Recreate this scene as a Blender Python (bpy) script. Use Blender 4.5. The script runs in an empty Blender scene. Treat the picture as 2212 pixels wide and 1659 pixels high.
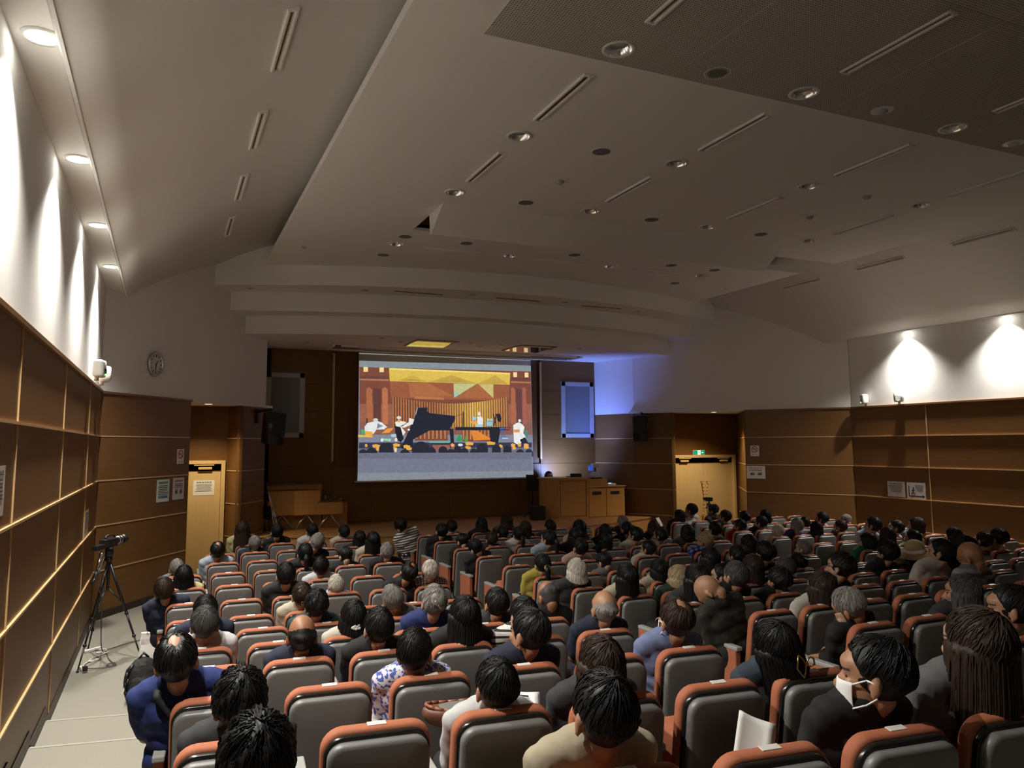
import bpy, bmesh, math, random
import numpy as np
from mathutils import Vector, Matrix, Euler
random.seed(7); rng = np.random.default_rng(7)
sc = bpy.context.scene
COL = sc.collection
# ------------------------------------------------------------------ camera
EYE = 2.5                                   # eye height above the front floor
def make_camera():
    cd = bpy.data.cameras.new('camera'); co = bpy.data.objects.new('camera', cd); COL.objects.link(co)
    cd.sensor_fit = 'HORIZONTAL'; cd.sensor_width = 36.0
    cd.lens = 36.0*1661.0/2212.0
    cd.shift_x = (1106.0-1091.2545)/2212.0
    cd.shift_y = (790.5866-829.5)/2212.0
    cd.clip_start = .05; cd.clip_end = 100
    t, p, r = math.radians(23.7655), math.radians(5.8566), math.radians(-.2488)
    F = Vector((math.sin(t)*math.cos(p), math.cos(t)*math.cos(p), math.sin(p)))
    R0 = Vector((math.cos(t), -math.sin(t), 0)); U0 = R0.cross(F)
    R = R0*math.cos(r)+U0*math.sin(r); U = U0*math.cos(r)-R0*math.sin(r)
    M = Matrix((R, U, -F)).transposed().to_4x4(); M.translation = (0, 0, EYE)
    co.matrix_world = M; sc.camera = co
make_camera()
# ------------------------------------------------------------------ world and exposure
w = bpy.data.worlds.new('world'); sc.world = w; w.use_nodes = True
w.node_tree.nodes['Background'].inputs[0].default_value = (.0, .0, .0, 1)
w.node_tree.nodes['Background'].inputs[1].default_value = 0
vs = sc.view_settings
vs.view_transform = 'Standard'; vs.look = 'None'; vs.gamma = 1; vs.use_curve_mapping = False
vs.exposure = 1.0
sc.cycles.max_bounces = 7; sc.cycles.diffuse_bounces = 5; sc.cycles.glossy_bounces = 4
sc.cycles.use_denoising = True; sc.cycles.use_adaptive_sampling = True; sc.cycles.adaptive_threshold = .02; sc.cycles.sample_clamp_indirect = 4.0
sc.cycles.caustics_reflective = False; sc.cycles.caustics_refractive = False
# ------------------------------------------------------------------ lights of the hall
MID = 6.637                                 # the hall's axis of symmetry
XL, XR = -.886, 14.16
WASH_L = [11.22, 9.14, 7.05, 4.96, 2.87]
WASH_R = [11.22, 9.14]
WASH_W, BEAM_W = 360, 11
def lamp(name, kind, loc, energy, color=(1, 1, 1), aim=None, **kw):
    ld = bpy.data.lights.new(name, kind); ld.energy = energy; ld.color = color
    for k, v in kw.items(): setattr(ld, k, v)
    lo = bpy.data.objects.new(name, ld); COL.objects.link(lo); lo.location = loc
    if aim is not None:
        lo.rotation_euler = (Vector(aim)-Vector(loc)).to_track_quat('-Z', 'Y').to_euler()
    return lo
WARMW = (1.0, .955, .87)
for s, x, ys in ((1, XL+.141, WASH_L), (-1, XR-.141, WASH_R)):
    for y in ys:
        lamp('wall_wash_beam', 'SPOT', (x-s*.07, y, 4.856), BEAM_W, WARMW, aim=(x-s*.12, y, 2.6), spot_size=math.radians(47), spot_blend=.4, shadow_soft_size=.02)
        lamp('wall_wash_glow', 'SPOT', (x, y, 4.85), WASH_W, WARMW, aim=(x+s*.9, y, 2.0), spot_size=math.radians(118), spot_blend=.85, shadow_soft_size=.05)
ALC = ((.72, 15.6), (2*MID-.72, 15.55))
for x, y in ALC:
    lamp('alcove_beam', 'SPOT', (x, y, 3.26), 95, (1.0, .80, .50), aim=(x, y+.25, 0), spot_size=math.radians(125), spot_blend=.8, shadow_soft_size=.06)
lamp('monitor_glow', 'SPOT', (9.5, 17.95, 1.75), 105, (.24, .38, 1.0), aim=(9.8, 18.6, 2.3), spot_size=math.radians(150), spot_blend=.8, shadow_soft_size=.12)
lamp('document_camera_glow', 'SPOT', (10.3, 17.8, 2.05), 70, (.12, .20, 1.0), aim=(11.0, 18.2, 4.1), spot_size=math.radians(95), spot_blend=.9, shadow_soft_size=.08)
# ------------------------------------------------------------------ materials
def mat(name, col, rough=.6, metal=0, spec=.5, emit=None, es=1.0, coat=0):
    m = bpy.data.materials.new(name); m.use_nodes = True
    b = m.node_tree.nodes['Principled BSDF']
    b.inputs['Base Color'].default_value = (*col, 1); b.inputs['Roughness'].default_value = rough
    b.inputs['Metallic'].default_value = metal; b.inputs['Specular IOR Level'].default_value = spec
    b.inputs['Coat Weight'].default_value = coat
    if emit: b.inputs['Emission Color'].default_value = (*emit, 1); b.inputs['Emission Strength'].default_value = es
    return m
def N(m, t, **kw):
    n = m.node_tree.nodes.new(t)
    for k, v in kw.items(): setattr(n, k, v)
    return n
def L(m, a, b): m.node_tree.links.new(a, b)
def bsdf(m): return m.node_tree.nodes['Principled BSDF']
def coords(m, scale=(1, 1, 1), kind='Object'):
    tc = N(m, 'ShaderNodeTexCoord'); mp = N(m, 'ShaderNodeMapping'); mp.inputs['Scale'].default_value = scale
    L(m, tc.outputs[kind], mp.inputs['Vector']); return mp.outputs['Vector']
def ramp(m, fac, stops):
    r = N(m, 'ShaderNodeValToRGB'); e = r.color_ramp.elements
    while len(e) < len(stops): e.new(.5)
    for i, (p, c) in enumerate(stops): e[i].position = p; e[i].color = (*c, 1)
    L(m, fac, r.inputs['Fac']); return r.outputs['Color']
def noise(m, vec, scale, detail=4, rough=.5):
    n = N(m, 'ShaderNodeTexNoise'); n.inputs['Scale'].default_value = scale; n.inputs['Detail'].default_value = detail
    n.inputs['Roughness'].default_value = rough
    L(m, vec, n.inputs['Vector']); return n.outputs['Fac']
def bump(m, fac, strength=.2, dist=.01):
    b = N(m, 'ShaderNodeBump'); b.inputs['Strength'].default_value = strength; b.inputs['Distance'].default_value = dist
    L(m, fac, b.inputs['Height']); L(m, b.outputs['Normal'], bsdf(m).inputs['Normal'])
def mottled(name, c1, c2, scale, rough=.7, bs=.15, stretch=(1, 1, 1), **kw):
    m = mat(name, c1, rough, **kw); f = noise(m, coords(m, stretch), scale)
    L(m, ramp(m, f, [(.3, c1), (.7, c2)]), bsdf(m).inputs['Base Color'])
    if bs: bump(m, f, bs, .004)
    return m
def wood(name, c1, c2, rough=.42, stretch=(1.1, 1.1, 26)):
    m = mat(name, c1, rough, spec=.3)
    f = noise(m, coords(m, stretch), 2.2, 6, .6); g = noise(m, coords(m, (stretch[0]*6, stretch[1]*6, stretch[2]*5)), 3, 3)
    mx = N(m, 'ShaderNodeMath', operation='MULTIPLY_ADD'); mx.inputs[1].default_value = .35
    L(m, g, mx.inputs[0]); L(m, f, mx.inputs[2])
    L(m, ramp(m, mx.outputs[0], [(.38, c1), (.9, c2)]), bsdf(m).inputs['Base Color']); bump(m, f, .05, .003)
    return m
M = {}
M['plaster'] = mottled('white_plaster', (.82, .81, .78), (.86, .85, .82), 60, .85, .06)
M['ceilpaint'] = mottled('ceiling_paint', (.83, .81, .775), (.86, .84, .81), 90, .9, .05)
M['wood'] = wood('wall_veneer', (.138, .062, .017), (.190, .093, .027), .42)
M['wooddark'] = wood('dark_veneer', (.10, .045, .014), (.15, .07, .022), .5)
M['woodtrim'] = wood('trim_wood', (.54, .34, .15), (.62, .41, .20), .35, (8, 8, 8))
M['cap'] = wood('cap_wood', (.16, .075, .03), (.22, .11, .045), .4, (3, 3, 20))
M['stage'] = wood('stage_boards', (.36, .18, .06), (.48, .26, .10), .35, (1.2, 14, 14))
M['podium'] = wood('podium_veneer', (.46, .24, .075), (.56, .31, .105), .4, (14, 14, 1.2))
M['door'] = wood('door_laminate', (.60, .42, .19), (.66, .47, .23), .45, (10, 10, 1.5))
M['base'] = mat('dark_skirting', (.025, .014, .008), .5)
M['carpet'] = mottled('beige_floor', (.20, .186, .152), (.24, .224, .182), 120, .75, .2)
M['nosing'] = mat('step_nosing', (.31, .285, .23), .5)
M['black'] = mat('black_plastic', (.012, .012, .013), .35)
M['blackm'] = mat('matte_black', (.012, .011, .011), .8)
M['metal'] = mat('brushed_steel', (.62, .62, .62), .3, 1)
M['chrome'] = mat('lamp_reflector', (.9, .89, .87), .2, 1)
M['brass'] = mat('brass', (.75, .52, .22), .3, 1)
M['white'] = mat('white_plastic', (.75, .74, .70), .4)
M['paper'] = mat('paper', (.78, .78, .76), .8)
M['paperdim'] = mottled('laminated_paper', (.62, .62, .62), (.72, .72, .72), 8, .25, .1)
M['ink'] = mat('ink', (.02, .02, .02), .8)
M['red'] = mat('sign_red', (.55, .03, .03), .6)
M['blueink'] = mat('blue_ink', (.08, .2, .45), .7)
M['green'] = mat('exit_green', (.0, .22, .10), .5, emit=(.0, .25, .10), es=.5)
M['exitwhite'] = mat('exit_white', (.8, .85, .8), .5, emit=(.6, .8, .65), es=.7)
M['led'] = mat('green_led', (.1, .8, .1), .5, emit=(.15, 1, .12), es=3)
M['lens'] = mat('lamp_lens', (1, 1, 1), .4, emit=(1, .96, .86), es=9)
M['warmlens'] = mat('alcove_lamp_lens', (1, 1, 1), .4, emit=(1, .9, .7), es=6)
M['slot'] = mat('slot_dark', (.02, .016, .012), .8)
M['grille'] = mottled('speaker_grille', (.10, .095, .09), (.16, .15, .14), 300, .6, .3)
M['smoke'] = mat('smoked_panel', (.05, .05, .05), .05, 0, 1)
M['bulb'] = mat('dim_bulb', (.9, .9, .9), .4, emit=(1, .95, .86), es=9.0)
M['glass'] = mat('ceiling_glass', (.5, .5, .5), .03, .9)
M['fabricpanel'] = mottled('grey_fabric_panel', (.16, .17, .17), (.20, .21, .21), 200, .9, .2)
M['framewhite'] = mat('panel_frame', (.42, .42, .42), .6)
M['seatgrey'] = mottled('seat_grey_shell', (.150, .148, .141), (.170, .168, .160), 220, .42, .10)
M['seatorange'] = mottled('seat_orange_cloth', (.33, .100, .046), (.38, .12, .057), 260, .8, .25)
M['seattrim'] = mat('seat_black_trim', (.012, .011, .010), .22)
M['seatpad'] = mat('armrest_grey', (.33, .33, .31), .45)
M['plate'] = mat('number_plate_plastic', (.62, .60, .56), .3)
def perf():
    m = mat('perforated_tiles', (.40, .36, .31), .9)
    v = coords(m, (40, 40, 40)); vo = N(m, 'ShaderNodeTexVoronoi'); vo.inputs['Randomness'].default_value = 0; vo.inputs['Scale'].default_value = 1
    L(m, v, vo.inputs['Vector'])
    L(m, ramp(m, vo.outputs['Distance'], [(.22, (.10, .09, .075)), (.34, (.52, .48, .42))]), bsdf(m).inputs['Base Color'])
    return m
M['perf'] = perf()
# ------------------------------------------------------------------ mesh helpers
def new_obj(name, bm, m=None, parent=None, smooth=False, kind=None):
    me = bpy.data.meshes.new(name); bm.normal_update(); bm.to_mesh(me); bm.free()
    return mesh_obj(name, me, m, parent, smooth, kind)
def mesh_obj(name, me, m=None, parent=None, smooth=False, kind=None):
    o = bpy.data.objects.new(name, me); COL.objects.link(o)
    if m is not None:
        for mm in (m if isinstance(m, (list, tuple)) else [m]): me.materials.append(mm)
    if smooth:
        for p in me.polygons: p.use_smooth = True
    if parent: o.parent = parent
    if kind: o['kind'] = kind
    return o
def tag(o, label, cat, group=None):
    o['label'] = label; o['category'] = cat
    if group: o['group'] = group
    return o
def thing(name, loc, label, cat, group=None, rz=0):
    o = bpy.data.objects.new(name, None); o.empty_display_size = .1; COL.objects.link(o)
    o.location = loc; o.rotation_euler = (0, 0, rz); return tag(o, label, cat, group)
def BM(): return bmesh.new()
def setmat(fs, mi):
    for f in fs: f.material_index = mi
def box(bm, c, s, rot=None, mi=0, bev=0):
    r = bmesh.ops.create_cube(bm, size=1); vs_ = r['verts']
    bmesh.ops.scale(bm, verts=vs_, vec=s)
    fs = list({f for v in vs_ for f in v.link_faces})
    if bev:
        es = list({e for v in vs_ for e in v.link_edges})
        rb = bmesh.ops.bevel(bm, geom=es, offset=bev, segments=2, profile=.5, affect='EDGES')
        vs_ = list({v for f in rb['faces'] for v in f.verts} | {v for v in vs_ if v.is_valid}); fs = list({f for v in vs_ for f in v.link_faces})
    if rot is not None: bmesh.ops.rotate(bm, verts=vs_, cent=(0, 0, 0), matrix=rot)
    bmesh.ops.translate(bm, verts=vs_, vec=c); setmat(fs, mi); return vs_
def cone(bm, a, b, r1, r2, seg=12, mi=0, caps=True):
    a, b = Vector(a), Vector(b); d = b-a; ln = d.length
    if ln < 1e-6: return []
    r = bmesh.ops.create_cone(bm, cap_ends=caps, cap_tris=False, segments=seg, radius1=r1, radius2=r2, depth=ln)
    q = d.to_track_quat('Z', 'Y').to_matrix().to_4x4(); q.translation = (a+b)/2
    bmesh.ops.transform(bm, matrix=q, verts=r['verts'])
    setmat({f for v in r['verts'] for f in v.link_faces}, mi); return r['verts']
def ball(bm, c, r, seg=12, mi=0, rot=None):
    rr = r if isinstance(r, (tuple, list)) else (r, r, r)
    q = bmesh.ops.create_uvsphere(bm, u_segments=seg, v_segments=max(6, seg*2//3), radius=1)
    bmesh.ops.scale(bm, verts=q['verts'], vec=rr)
    if rot is not None: bmesh.ops.rotate(bm, verts=q['verts'], cent=(0, 0, 0), matrix=rot)
    bmesh.ops.translate(bm, verts=q['verts'], vec=c)
    setmat({f for v in q['verts'] for f in v.link_faces}, mi); return q['verts']
def rings(bm, secs, seg, close=True):
    """skin of circular sections (centre, radius, u, v)"""
    rs = [[bm.verts.new(c+(u*math.cos(2*math.pi*i/seg)+v*math.sin(2*math.pi*i/seg))*r) for i in range(seg)] for c, r, u, v in secs]
    for p, q in zip(rs, rs[1:]):
        for i in range(seg): bm.faces.new((p[i], p[(i+1) % seg], q[(i+1) % seg], q[i]))
    if close: bm.faces.new(rs[0][::-1]); bm.faces.new(rs[-1])
def frame(d):
    u = d.orthogonal().normalized(); return u, d.cross(u)
def capsule(bm, a, b, r1, r2, seg=12):
    a, b = Vector(a), Vector(b); d = b-a; d = d.normalized() if d.length > 1e-6 else Vector((0, 0, 1)); u, v = frame(d); S = []
    for t in (-80, -55, -28, 0): S.append((a+d*r1*math.sin(math.radians(t)), r1*math.cos(math.radians(t)), u, v))
    for t in (0, 28, 55, 80): S.append((b+d*r2*math.sin(math.radians(t)), r2*math.cos(math.radians(t)), u, v))
    rings(bm, S, seg)
def lock(bm, pts, r0, r1, seg=4):
    n = len(pts)-1
    if n < 1: return
    S = []
    for i, p in enumerate(pts):
        d = (pts[min(i+1, n)]-pts[max(i-1, 0)]).normalized(); u, v = frame(d); S.append((p, r0+(r1-r0)*i/n, u, v))
    rings(bm, S, seg, False)
def tube(bm, pts, r, seg=8, mi=0):
    for a, b in zip(pts, pts[1:]): cone(bm, a, b, r, r, seg, mi)
    for p in pts[1:-1]: ball(bm, p, r, max(6, seg), mi)
def prism(bm, poly, z0, z1, mi=0):
    lo = [bm.verts.new((x, y, z0)) for x, y in poly]; hi = [bm.verts.new((x, y, z1)) for x, y in poly]
    n = len(poly); fs = [bm.faces.new(lo[::-1]), bm.faces.new(hi)]
    for i in range(n): fs.append(bm.faces.new((lo[i], lo[(i+1) % n], hi[(i+1) % n], hi[i])))
    setmat(fs, mi); bmesh.ops.recalc_face_normals(bm, faces=fs); return fs
def quad(bm, *pts, mi=0):
    f = bm.faces.new([bm.verts.new(p) for p in pts]); f.material_index = mi; return f
def lathe(bm, prof, seg=24, c=(0, 0, 0), mi=0):
    rings = []
    for r, z in prof:
        rings.append([bm.verts.new((c[0]+r*math.cos(2*math.pi*i/seg), c[1]+r*math.sin(2*math.pi*i/seg), c[2]+z)) for i in range(seg)])
    for a, b in zip(rings, rings[1:]):
        for i in range(seg):
            f = bm.faces.new((a[i], a[(i+1) % seg], b[(i+1) % seg], b[i])); f.material_index = mi
    return rings
def segbox(bm, p0, p1, z0, z1, t0, t1, mi=0):
    """box along the plan segment p0-p1 between offsets t0, t1 along its left-hand normal"""
    a, b = Vector(p0), Vector(p1); d = (b-a).normalized(); n = Vector((-d.y, d.x))
    prism(bm, [tuple(a+n*t0), tuple(b+n*t0), tuple(b+n*t1), tuple(a+n*t1)], z0, z1, mi)
def Z(z): return z+EYE
ORD = ['first', 'second', 'third', 'fourth', 'fifth', 'sixth', 'seventh', 'eighth', 'ninth', 'tenth', 'eleventh', 'twelfth', 'thirteenth', 'fourteenth', 'fifteenth']
# ------------------------------------------------------------------ the hall
A_ = (XL, 12.77); DSP = Vector((2.852, 4.51)).normalized()         # splayed front walls
def onsp(x): return (x, A_[1]+(x-A_[0])*4.51/2.852)
SPE, PL1, PLB = onsp(.40), onsp(1.37), onsp(1.966)
def mir(p): return (2*MID-p[0], p[1])
ZW = Z(.807); ROW = .6534; YB = -2.2; YBACK = 18.6
ZROWS = [ZW-ROW*i for i in range(5)]                                # tops of the veneer rows
def veneer_wall(name, p0, p1, seams, side, ledge=True, rows=ZROWS, bottom=-.1, top=None, thick=.06):
    """veneered wall from p0 to p1; side=+1 puts the thickness on the left-hand normal"""
    a, b = Vector(p0), Vector(p1); ln = (b-a).length; d = (b-a)/ln
    us = sorted([0, ln]+[s for s in seams if .02 < s < ln-.02])
    zs = list(rows)+[bottom]
    if top is not None: zs = [top]+[z for z in zs if z < top-.02]
    bm = BM(); g = .004
    segbox(bm, p0, p1, bottom, zs[0], side*.012, side*thick, 1)
    for u0, u1 in zip(us, us[1:]):
        for z1, z0 in zip(zs, zs[1:]):
            segbox(bm, a+d*(u0+g), a+d*(u1-g), z0+g, z1-g, 0, side*.012, 0)
    new_obj(name, bm, [M['wood'], M['wooddark']], kind='structure')
    return a, d, us, zs
tn = [0]
def trim(bm, m=None, nm=None):
    tn[0] += 1; return new_obj(nm or f'trim_{tn[0]}', bm, m or M['woodtrim'], kind='structure')
def wall_trims(p0, p1, us, zs, side, hp=.018, vp=.010, vert=True):
    a, b = Vector(p0), Vector(p1); d = (b-a).normalized()
    for z in zs[1:-1]:
        bm = BM(); segbox(bm, p0, p1, z-.009, z+.009, -side*hp, side*.01); trim(bm)
    if vert:
        for u in us[1:-1]:
            bm = BM(); segbox(bm, a+d*(u-.008), a+d*(u+.008), zs[-1], zs[0], -side*vp, side*.01); trim(bm)
def cap(p0, p1, side):
    bm = BM(); segbox(bm, p0, p1, ZW-.022, ZW+.012, -side*.028, side*.06); trim(bm, M['cap'])
def skirting(name, p0, p1, side, z0=0, z1=.10):
    bm = BM(); segbox(bm, p0, p1, z0, z1, -side*.014, side*.01); new_obj(name, bm, M['base'], kind='structure')
SEAMY = [10.9, 8.32, 5.85, 3.3, .8]
# side walls (left one runs away from the eye, so its left-hand normal points out of the hall)
for nm, x, side in (('left', XL, 1), ('right', XR, -1)):
    p0, p1 = (x, YB), (x, A_[1])
    a, d, us, zs = veneer_wall('wall_'+nm, p0, p1, [y-YB for y in SEAMY], side)
    wall_trims(p0, p1, us, zs, side); cap(p0, p1, side)
    bm = BM(); segbox(bm, p0, p1, ZW, Z(2.5), side*.015, side*.10); new_obj(f'wall_{nm}_upper', bm, M['plaster'], kind='structure')
    # splay: veneer up to the door recess, white above all the way to the stage
    q = (lambda p: p) if nm == 'left' else mir
    p0, p1 = q(A_), q(SPE)
    a, d, us, zs = veneer_wall(f'wall_front_{nm}', p0, p1, [], side); wall_trims(p0, p1, us, zs, side, .007, .006); cap(p0, p1, side)
    skirting(f'baseboard_front_{nm}', p0, p1, side)
    bm = BM(); segbox(bm, q(A_), q(PLB), ZW, Z(4.9), side*.010, side*.16); new_obj(f'wall_front_{nm}_upper', bm, M['plaster'], kind='structure')
    # recess with the doors
    e = Vector(SPE); far = Vector((-1.05, 16.8)); fr2 = Vector((1.17, 16.8)); pl = Vector(PL1)
    for pa, pb, nn in ((e+Vector((-.03, .05)), far, f'wall_recess_{nm}'), (fr2, pl, f'wall_recess_{nm}_pillar')):
        pa, pb = q(tuple(pa)), q(tuple(pb))
        sd = side
        aa, dd, uu, zz = veneer_wall(nn, pa, pb, [], sd); wall_trims(pa, pb, uu, zz, sd, .010, .006)
    pa, pb = q(tuple(far)), q(tuple(fr2))
    DX0, DX1, DZ = -.84, 1.06, Z(-.36)
    # back of the recess: panels above and beside the doors
    bm = BM()
    xs = sorted([q((DX0-.08, 0))[0], q((DX1+.08, 0))[0]])
    prism(bm, [(min(pa[0], pb[0])-.1, 16.8), (max(pa[0], pb[0])+.1, 16.8), (max(pa[0], pb[0])+.1, 16.9), (min(pa[0], pb[0])-.1, 16.9)], ZROWS[2]+.004, ZROWS[1]-.004)
    prism(bm, [(min(pa[0], pb[0])-.1, 16.8), (max(pa[0], pb[0])+.1, 16.8), (max(pa[0], pb[0])+.1, 16.9), (min(pa[0], pb[0])-.1, 16.9)], ZROWS[1]+.004, ZW)
    prism(bm, [(min(pa[0], pb[0])-.1, 16.812), (max(pa[0], pb[0])+.1, 16.812), (max(pa[0], pb[0])+.1, 16.9), (min(pa[0], pb[0])-.1, 16.9)], DZ, ZW)
    for x0, x1 in ((min(pa[0], pb[0])-.1, xs[0]), (xs[1], max(pa[0], pb[0])+.1)):
        prism(bm, [(x0, 16.8), (x1, 16.8), (x1, 16.9), (x0, 16.9)], 0, ZROWS[2]-.004)
    prism(bm, [(xs[0], 16.8), (xs[1], 16.8), (xs[1], 16.9), (xs[0], 16.9)], DZ+.06, ZROWS[2]-.004)
    new_obj(f'wall_recess_{nm}_back', bm, M['wood'], kind='structure')
    bm = BM(); prism(bm, [q((-1.4, 12.95)), q((SPE[0]-.06, SPE[1]+.12)), q((SPE[0]+.02, SPE[1]+.02)), q(PL1), q((2.1, 17.3)), q((1.9, 17.5)), q((1.1, 17.0)), q((-1.4, 17.0))][1:], ZW+.004, ZW+.05)
    new_obj(f'ceiling_recess_{nm}', bm, M['plaster'], kind='structure')
    # pillar beside the stage
    a, d, us, zs = veneer_wall(f'wall_pillar_{nm}', q(PL1), q(PLB), [], side); wall_trims(q(PL1), q(PLB), us, zs, side, .004, .004)
    # stage side wall
    p0, p1 = q(PLB), q((2.04 if nm == 'left' else 2.374, YBACK))
    a, d, us, zs = veneer_wall(f'wall_stage_{nm}', p0, p1, [], side); wall_trims(p0, p1, us, zs, side, .003, .003)
    bm = BM(); segbox(bm, p0, p1, ZW, Z(2.4), side*.01, side*.1); new_obj(f'wall_stage_{nm}_upper', bm, M['plaster'], kind='structure')
bm = BM(); prism(bm, [(XL-.1, YB-.1), (XR+.1, YB-.1), (XR+.1, YB), (XL-.1, YB)], 0, Z(4)); new_obj('wall_rear', bm, M['plaster'], kind='structure')
# stage back wall with panel joints, two dark niches
rowsB = [Z(2.29)]+ZROWS
for i, (x0, x1) in enumerate(((2.2, 3.66), (3.66, 4.62), (4.62, 6.64), (6.64, 8.62), (8.62, 9.22), (9.22, 11.1))):
    bm = BM(); niche = i in (1, 4)
    zz = [Z(2.4), Z(1.46)]+[z for z in ZROWS]+[.4]
    for z1, z0 in zip(zz, zz[1:]):
        if niche and z1 > Z(-.30): continue
        box(bm, ((x0+x1)/2, YBACK+.03, (z0+z1)/2), (x1-x0-.006, .06, z1-z0-.006))
    box(bm, ((x0+x1)/2, YBACK+.08, 2.6), (x1-x0, .04, 4.8), mi=1)
    if niche: box(bm, ((x0+x1)/2, YBACK+.20, Z(.9)), (x1-x0, .04, 2.7), mi=1)
    new_obj('wall_stage' if not i else f'wall_stage_{i}', bm, [M['wood'], M['wooddark']], kind='structure')
for x in (3.66, 9.22):
    bm = BM(); box(bm, (x, YBACK-.01, Z(.92)), (.05, .06, 2.6)); trim(bm)
for x in (4.33, 8.96):
    bm = BM(); box(bm, (x, YBACK+.04, Z(.86)), (.014, .05, 2.5)); trim(bm, M['blackm'])
# ------------------------------------------------------------------ floors
def Yj(j): return 13.38-.955*j
ZT = {**{j: -1.62 for j in range(6)}, 6: -1.60, 7: -1.52, 8: -1.42, 9: -1.31, 10: -1.21, 11: -1.10, 12: -1.00, 13: -.90, 14: -.80, 15: -.70, 16: -.6}
def FZ(j): return ZT[j]+1.62
bm = BM(); prism(bm, [(-1.4, 7.2), (XR+.4, 7.2), (XR+.4, 19), (-1.4, 19)], -.12, 0); new_obj('floor', bm, M['carpet'], kind='structure')
for j in range(6, 16):
    y0 = Yj(j)-.06 if j < 15 else YB; y1 = Yj(j)+.895
    s0, s1 = (.01+.075*j/11), (.01+.075*(j-1)/11)
    bm = BM(); prism(bm, [(0, y0+2.9*s0), (2.9, y0), (XR, y0), (XR, y1), (2.9, y1), (0, y1+2.9*s1)], -.12, FZ(j)-.001*(j == 6)); new_obj('floor', bm, M['carpet'], kind='structure')
for i in range(0, 11):                                              # left aisle: a step per row
    y1 = 7.95-.955*i; y0 = y1-.955 if i < 10 else YB; z = FZ(min(7+i, 16))
    bm = BM(); prism(bm, [(XL, y0+.14), (0, y0), (0, y1), (XL, y1+.14)], -.12, z); new_obj('floor', bm, M['carpet'], kind='structure')
    bm = BM(); prism(bm, [(XL+.02, y1+.105), (-.005, y1-.032), (-.005, y1+.002), (XL+.02, y1+.142)], z-.02, z+.003); trim(bm, M['nosing'])
    bm = BM(); segbox(bm, (XL, y0+.13), (XL, y1+.13+.06), z-.12, z+.11, -.014, .01); new_obj('baseboard_left', bm, M['base'], kind='structure')
bm = BM(); segbox(bm, (XL, 8.09), (XL, A_[1]), 0, .10, -.014, .01); new_obj('baseboard_left', bm, M['base'], kind='structure')
# stage: bowed front
def arcpts(x0, x1, ym, sag, half, n=28):
    return [(x0+(x1-x0)*i/n, ym+sag*((x0+(x1-x0)*i/n-MID)/half)**2) for i in range(n+1)]
STG = .65
bm = BM(); prism(bm, arcpts(1.75, 2*MID-1.75, 15.45, 1.45, 4.9)+[(2*MID-2.0, 18.7), (2.0, 18.7)], 0, STG-.03); trim(bm, M['stage'])
bm = BM(); prism(bm, arcpts(1.75, 2*MID-1.75, 15.42, 1.45, 4.9)+[(2*MID-2.0, 18.7), (2.0, 18.7)], STG-.03, STG); new_obj('floor_stage', bm, M['stage'], kind='structure')
# ------------------------------------------------------------------ ceilings
ZR = Z(3.43); RX0, RX1 = 1.632, 2*MID-1.632
F1 = (13.95, 1.42, 5.87); F2 = (14.85, 1.04, 5.55); F3 = (15.3, 1.12, 5.22)
def arcy(f, x): return f[0]+f[1]*((x-MID)/f[2])**2
# flat raft with an opening behind the projecting wedge
bm = BM(); T = .10; OX0, OX1, OY0, OY1 = 3.50, 9.78, 10.70, 11.58
def slab(x0, x1, y0, y1): box(bm, ((x0+x1)/2, (y0+y1)/2, ZR+T/2), (x1-x0, y1-y0, T))
slab(RX0, RX1, YB, OY0); slab(RX0, OX0, OY0, OY1); slab(OX1, RX1, OY0, OY1); slab(RX0, RX1, OY1, 13.8)
n = 24
prism(bm, [(RX0, 13.8)]+[(RX1, 13.8)]+[(RX1+(RX0-RX1)*i/n, arcy(F1, RX1+(RX0-RX1)*i/n)+.02) for i in range(n+1)], ZR, ZR+T)
new_obj('ceiling', bm, M['ceilpaint'], kind='structure')
bm = BM()                                                           # recess above the opening
for c, s in (((OX0-.02, (OY0+OY1)/2, ZR+.3), (.04, OY1-OY0, .5)), ((OX1+.02, (OY0+OY1)/2, ZR+.3), (.04, OY1-OY0, .5)), ((MID, OY0-.02, ZR+.3), (OX1-OX0, .04, .5)), ((MID, OY1+.02, ZR+.3), (OX1-OX0, .04, .5)), ((MID, (OY0+OY1)/2, ZR+.56), (OX1-OX0, OY1-OY0, .04))): box(bm, c, s)
new_obj('ceiling_recess', bm, M['wooddark'], kind='structure')
bm = BM()                                                           # projecting wedge
pr = [(10.08, ZR+.001), (10.62, Z(3.11)), (10.68, Z(3.115)), (10.72, ZR+.001)]
l = [bm.verts.new((3.49, y, z)) for y, z in pr]; r = [bm.verts.new((9.79, y, z)) for y, z in pr]
bm.faces.new(l); bm.faces.new(r[::-1])
for i in range(4): bm.faces.new((l[i], r[i], r[(i+1) % 4], l[(i+1) % 4]))
bmesh.ops.recalc_face_normals(bm, faces=bm.faces[:]); new_obj('ceiling_wedge', bm, M['ceilpaint'], kind='structure')
bm = BM()                                                           # perforated tiles at the rear
for i, x0 in enumerate([2.31, 4.21, 6.15, 8.08]):
    x1 = [4.21, 6.15, 8.08, 10.96][i]
    for y1 in (5.67, 3.8, 1.9, 0): box(bm, ((x0+x1)/2, y1-.93, ZR-.003), (x1-x0-.012, 1.862, .008))
new_obj('ceiling_tiles', bm, M['perf'], kind='structure')
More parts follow.
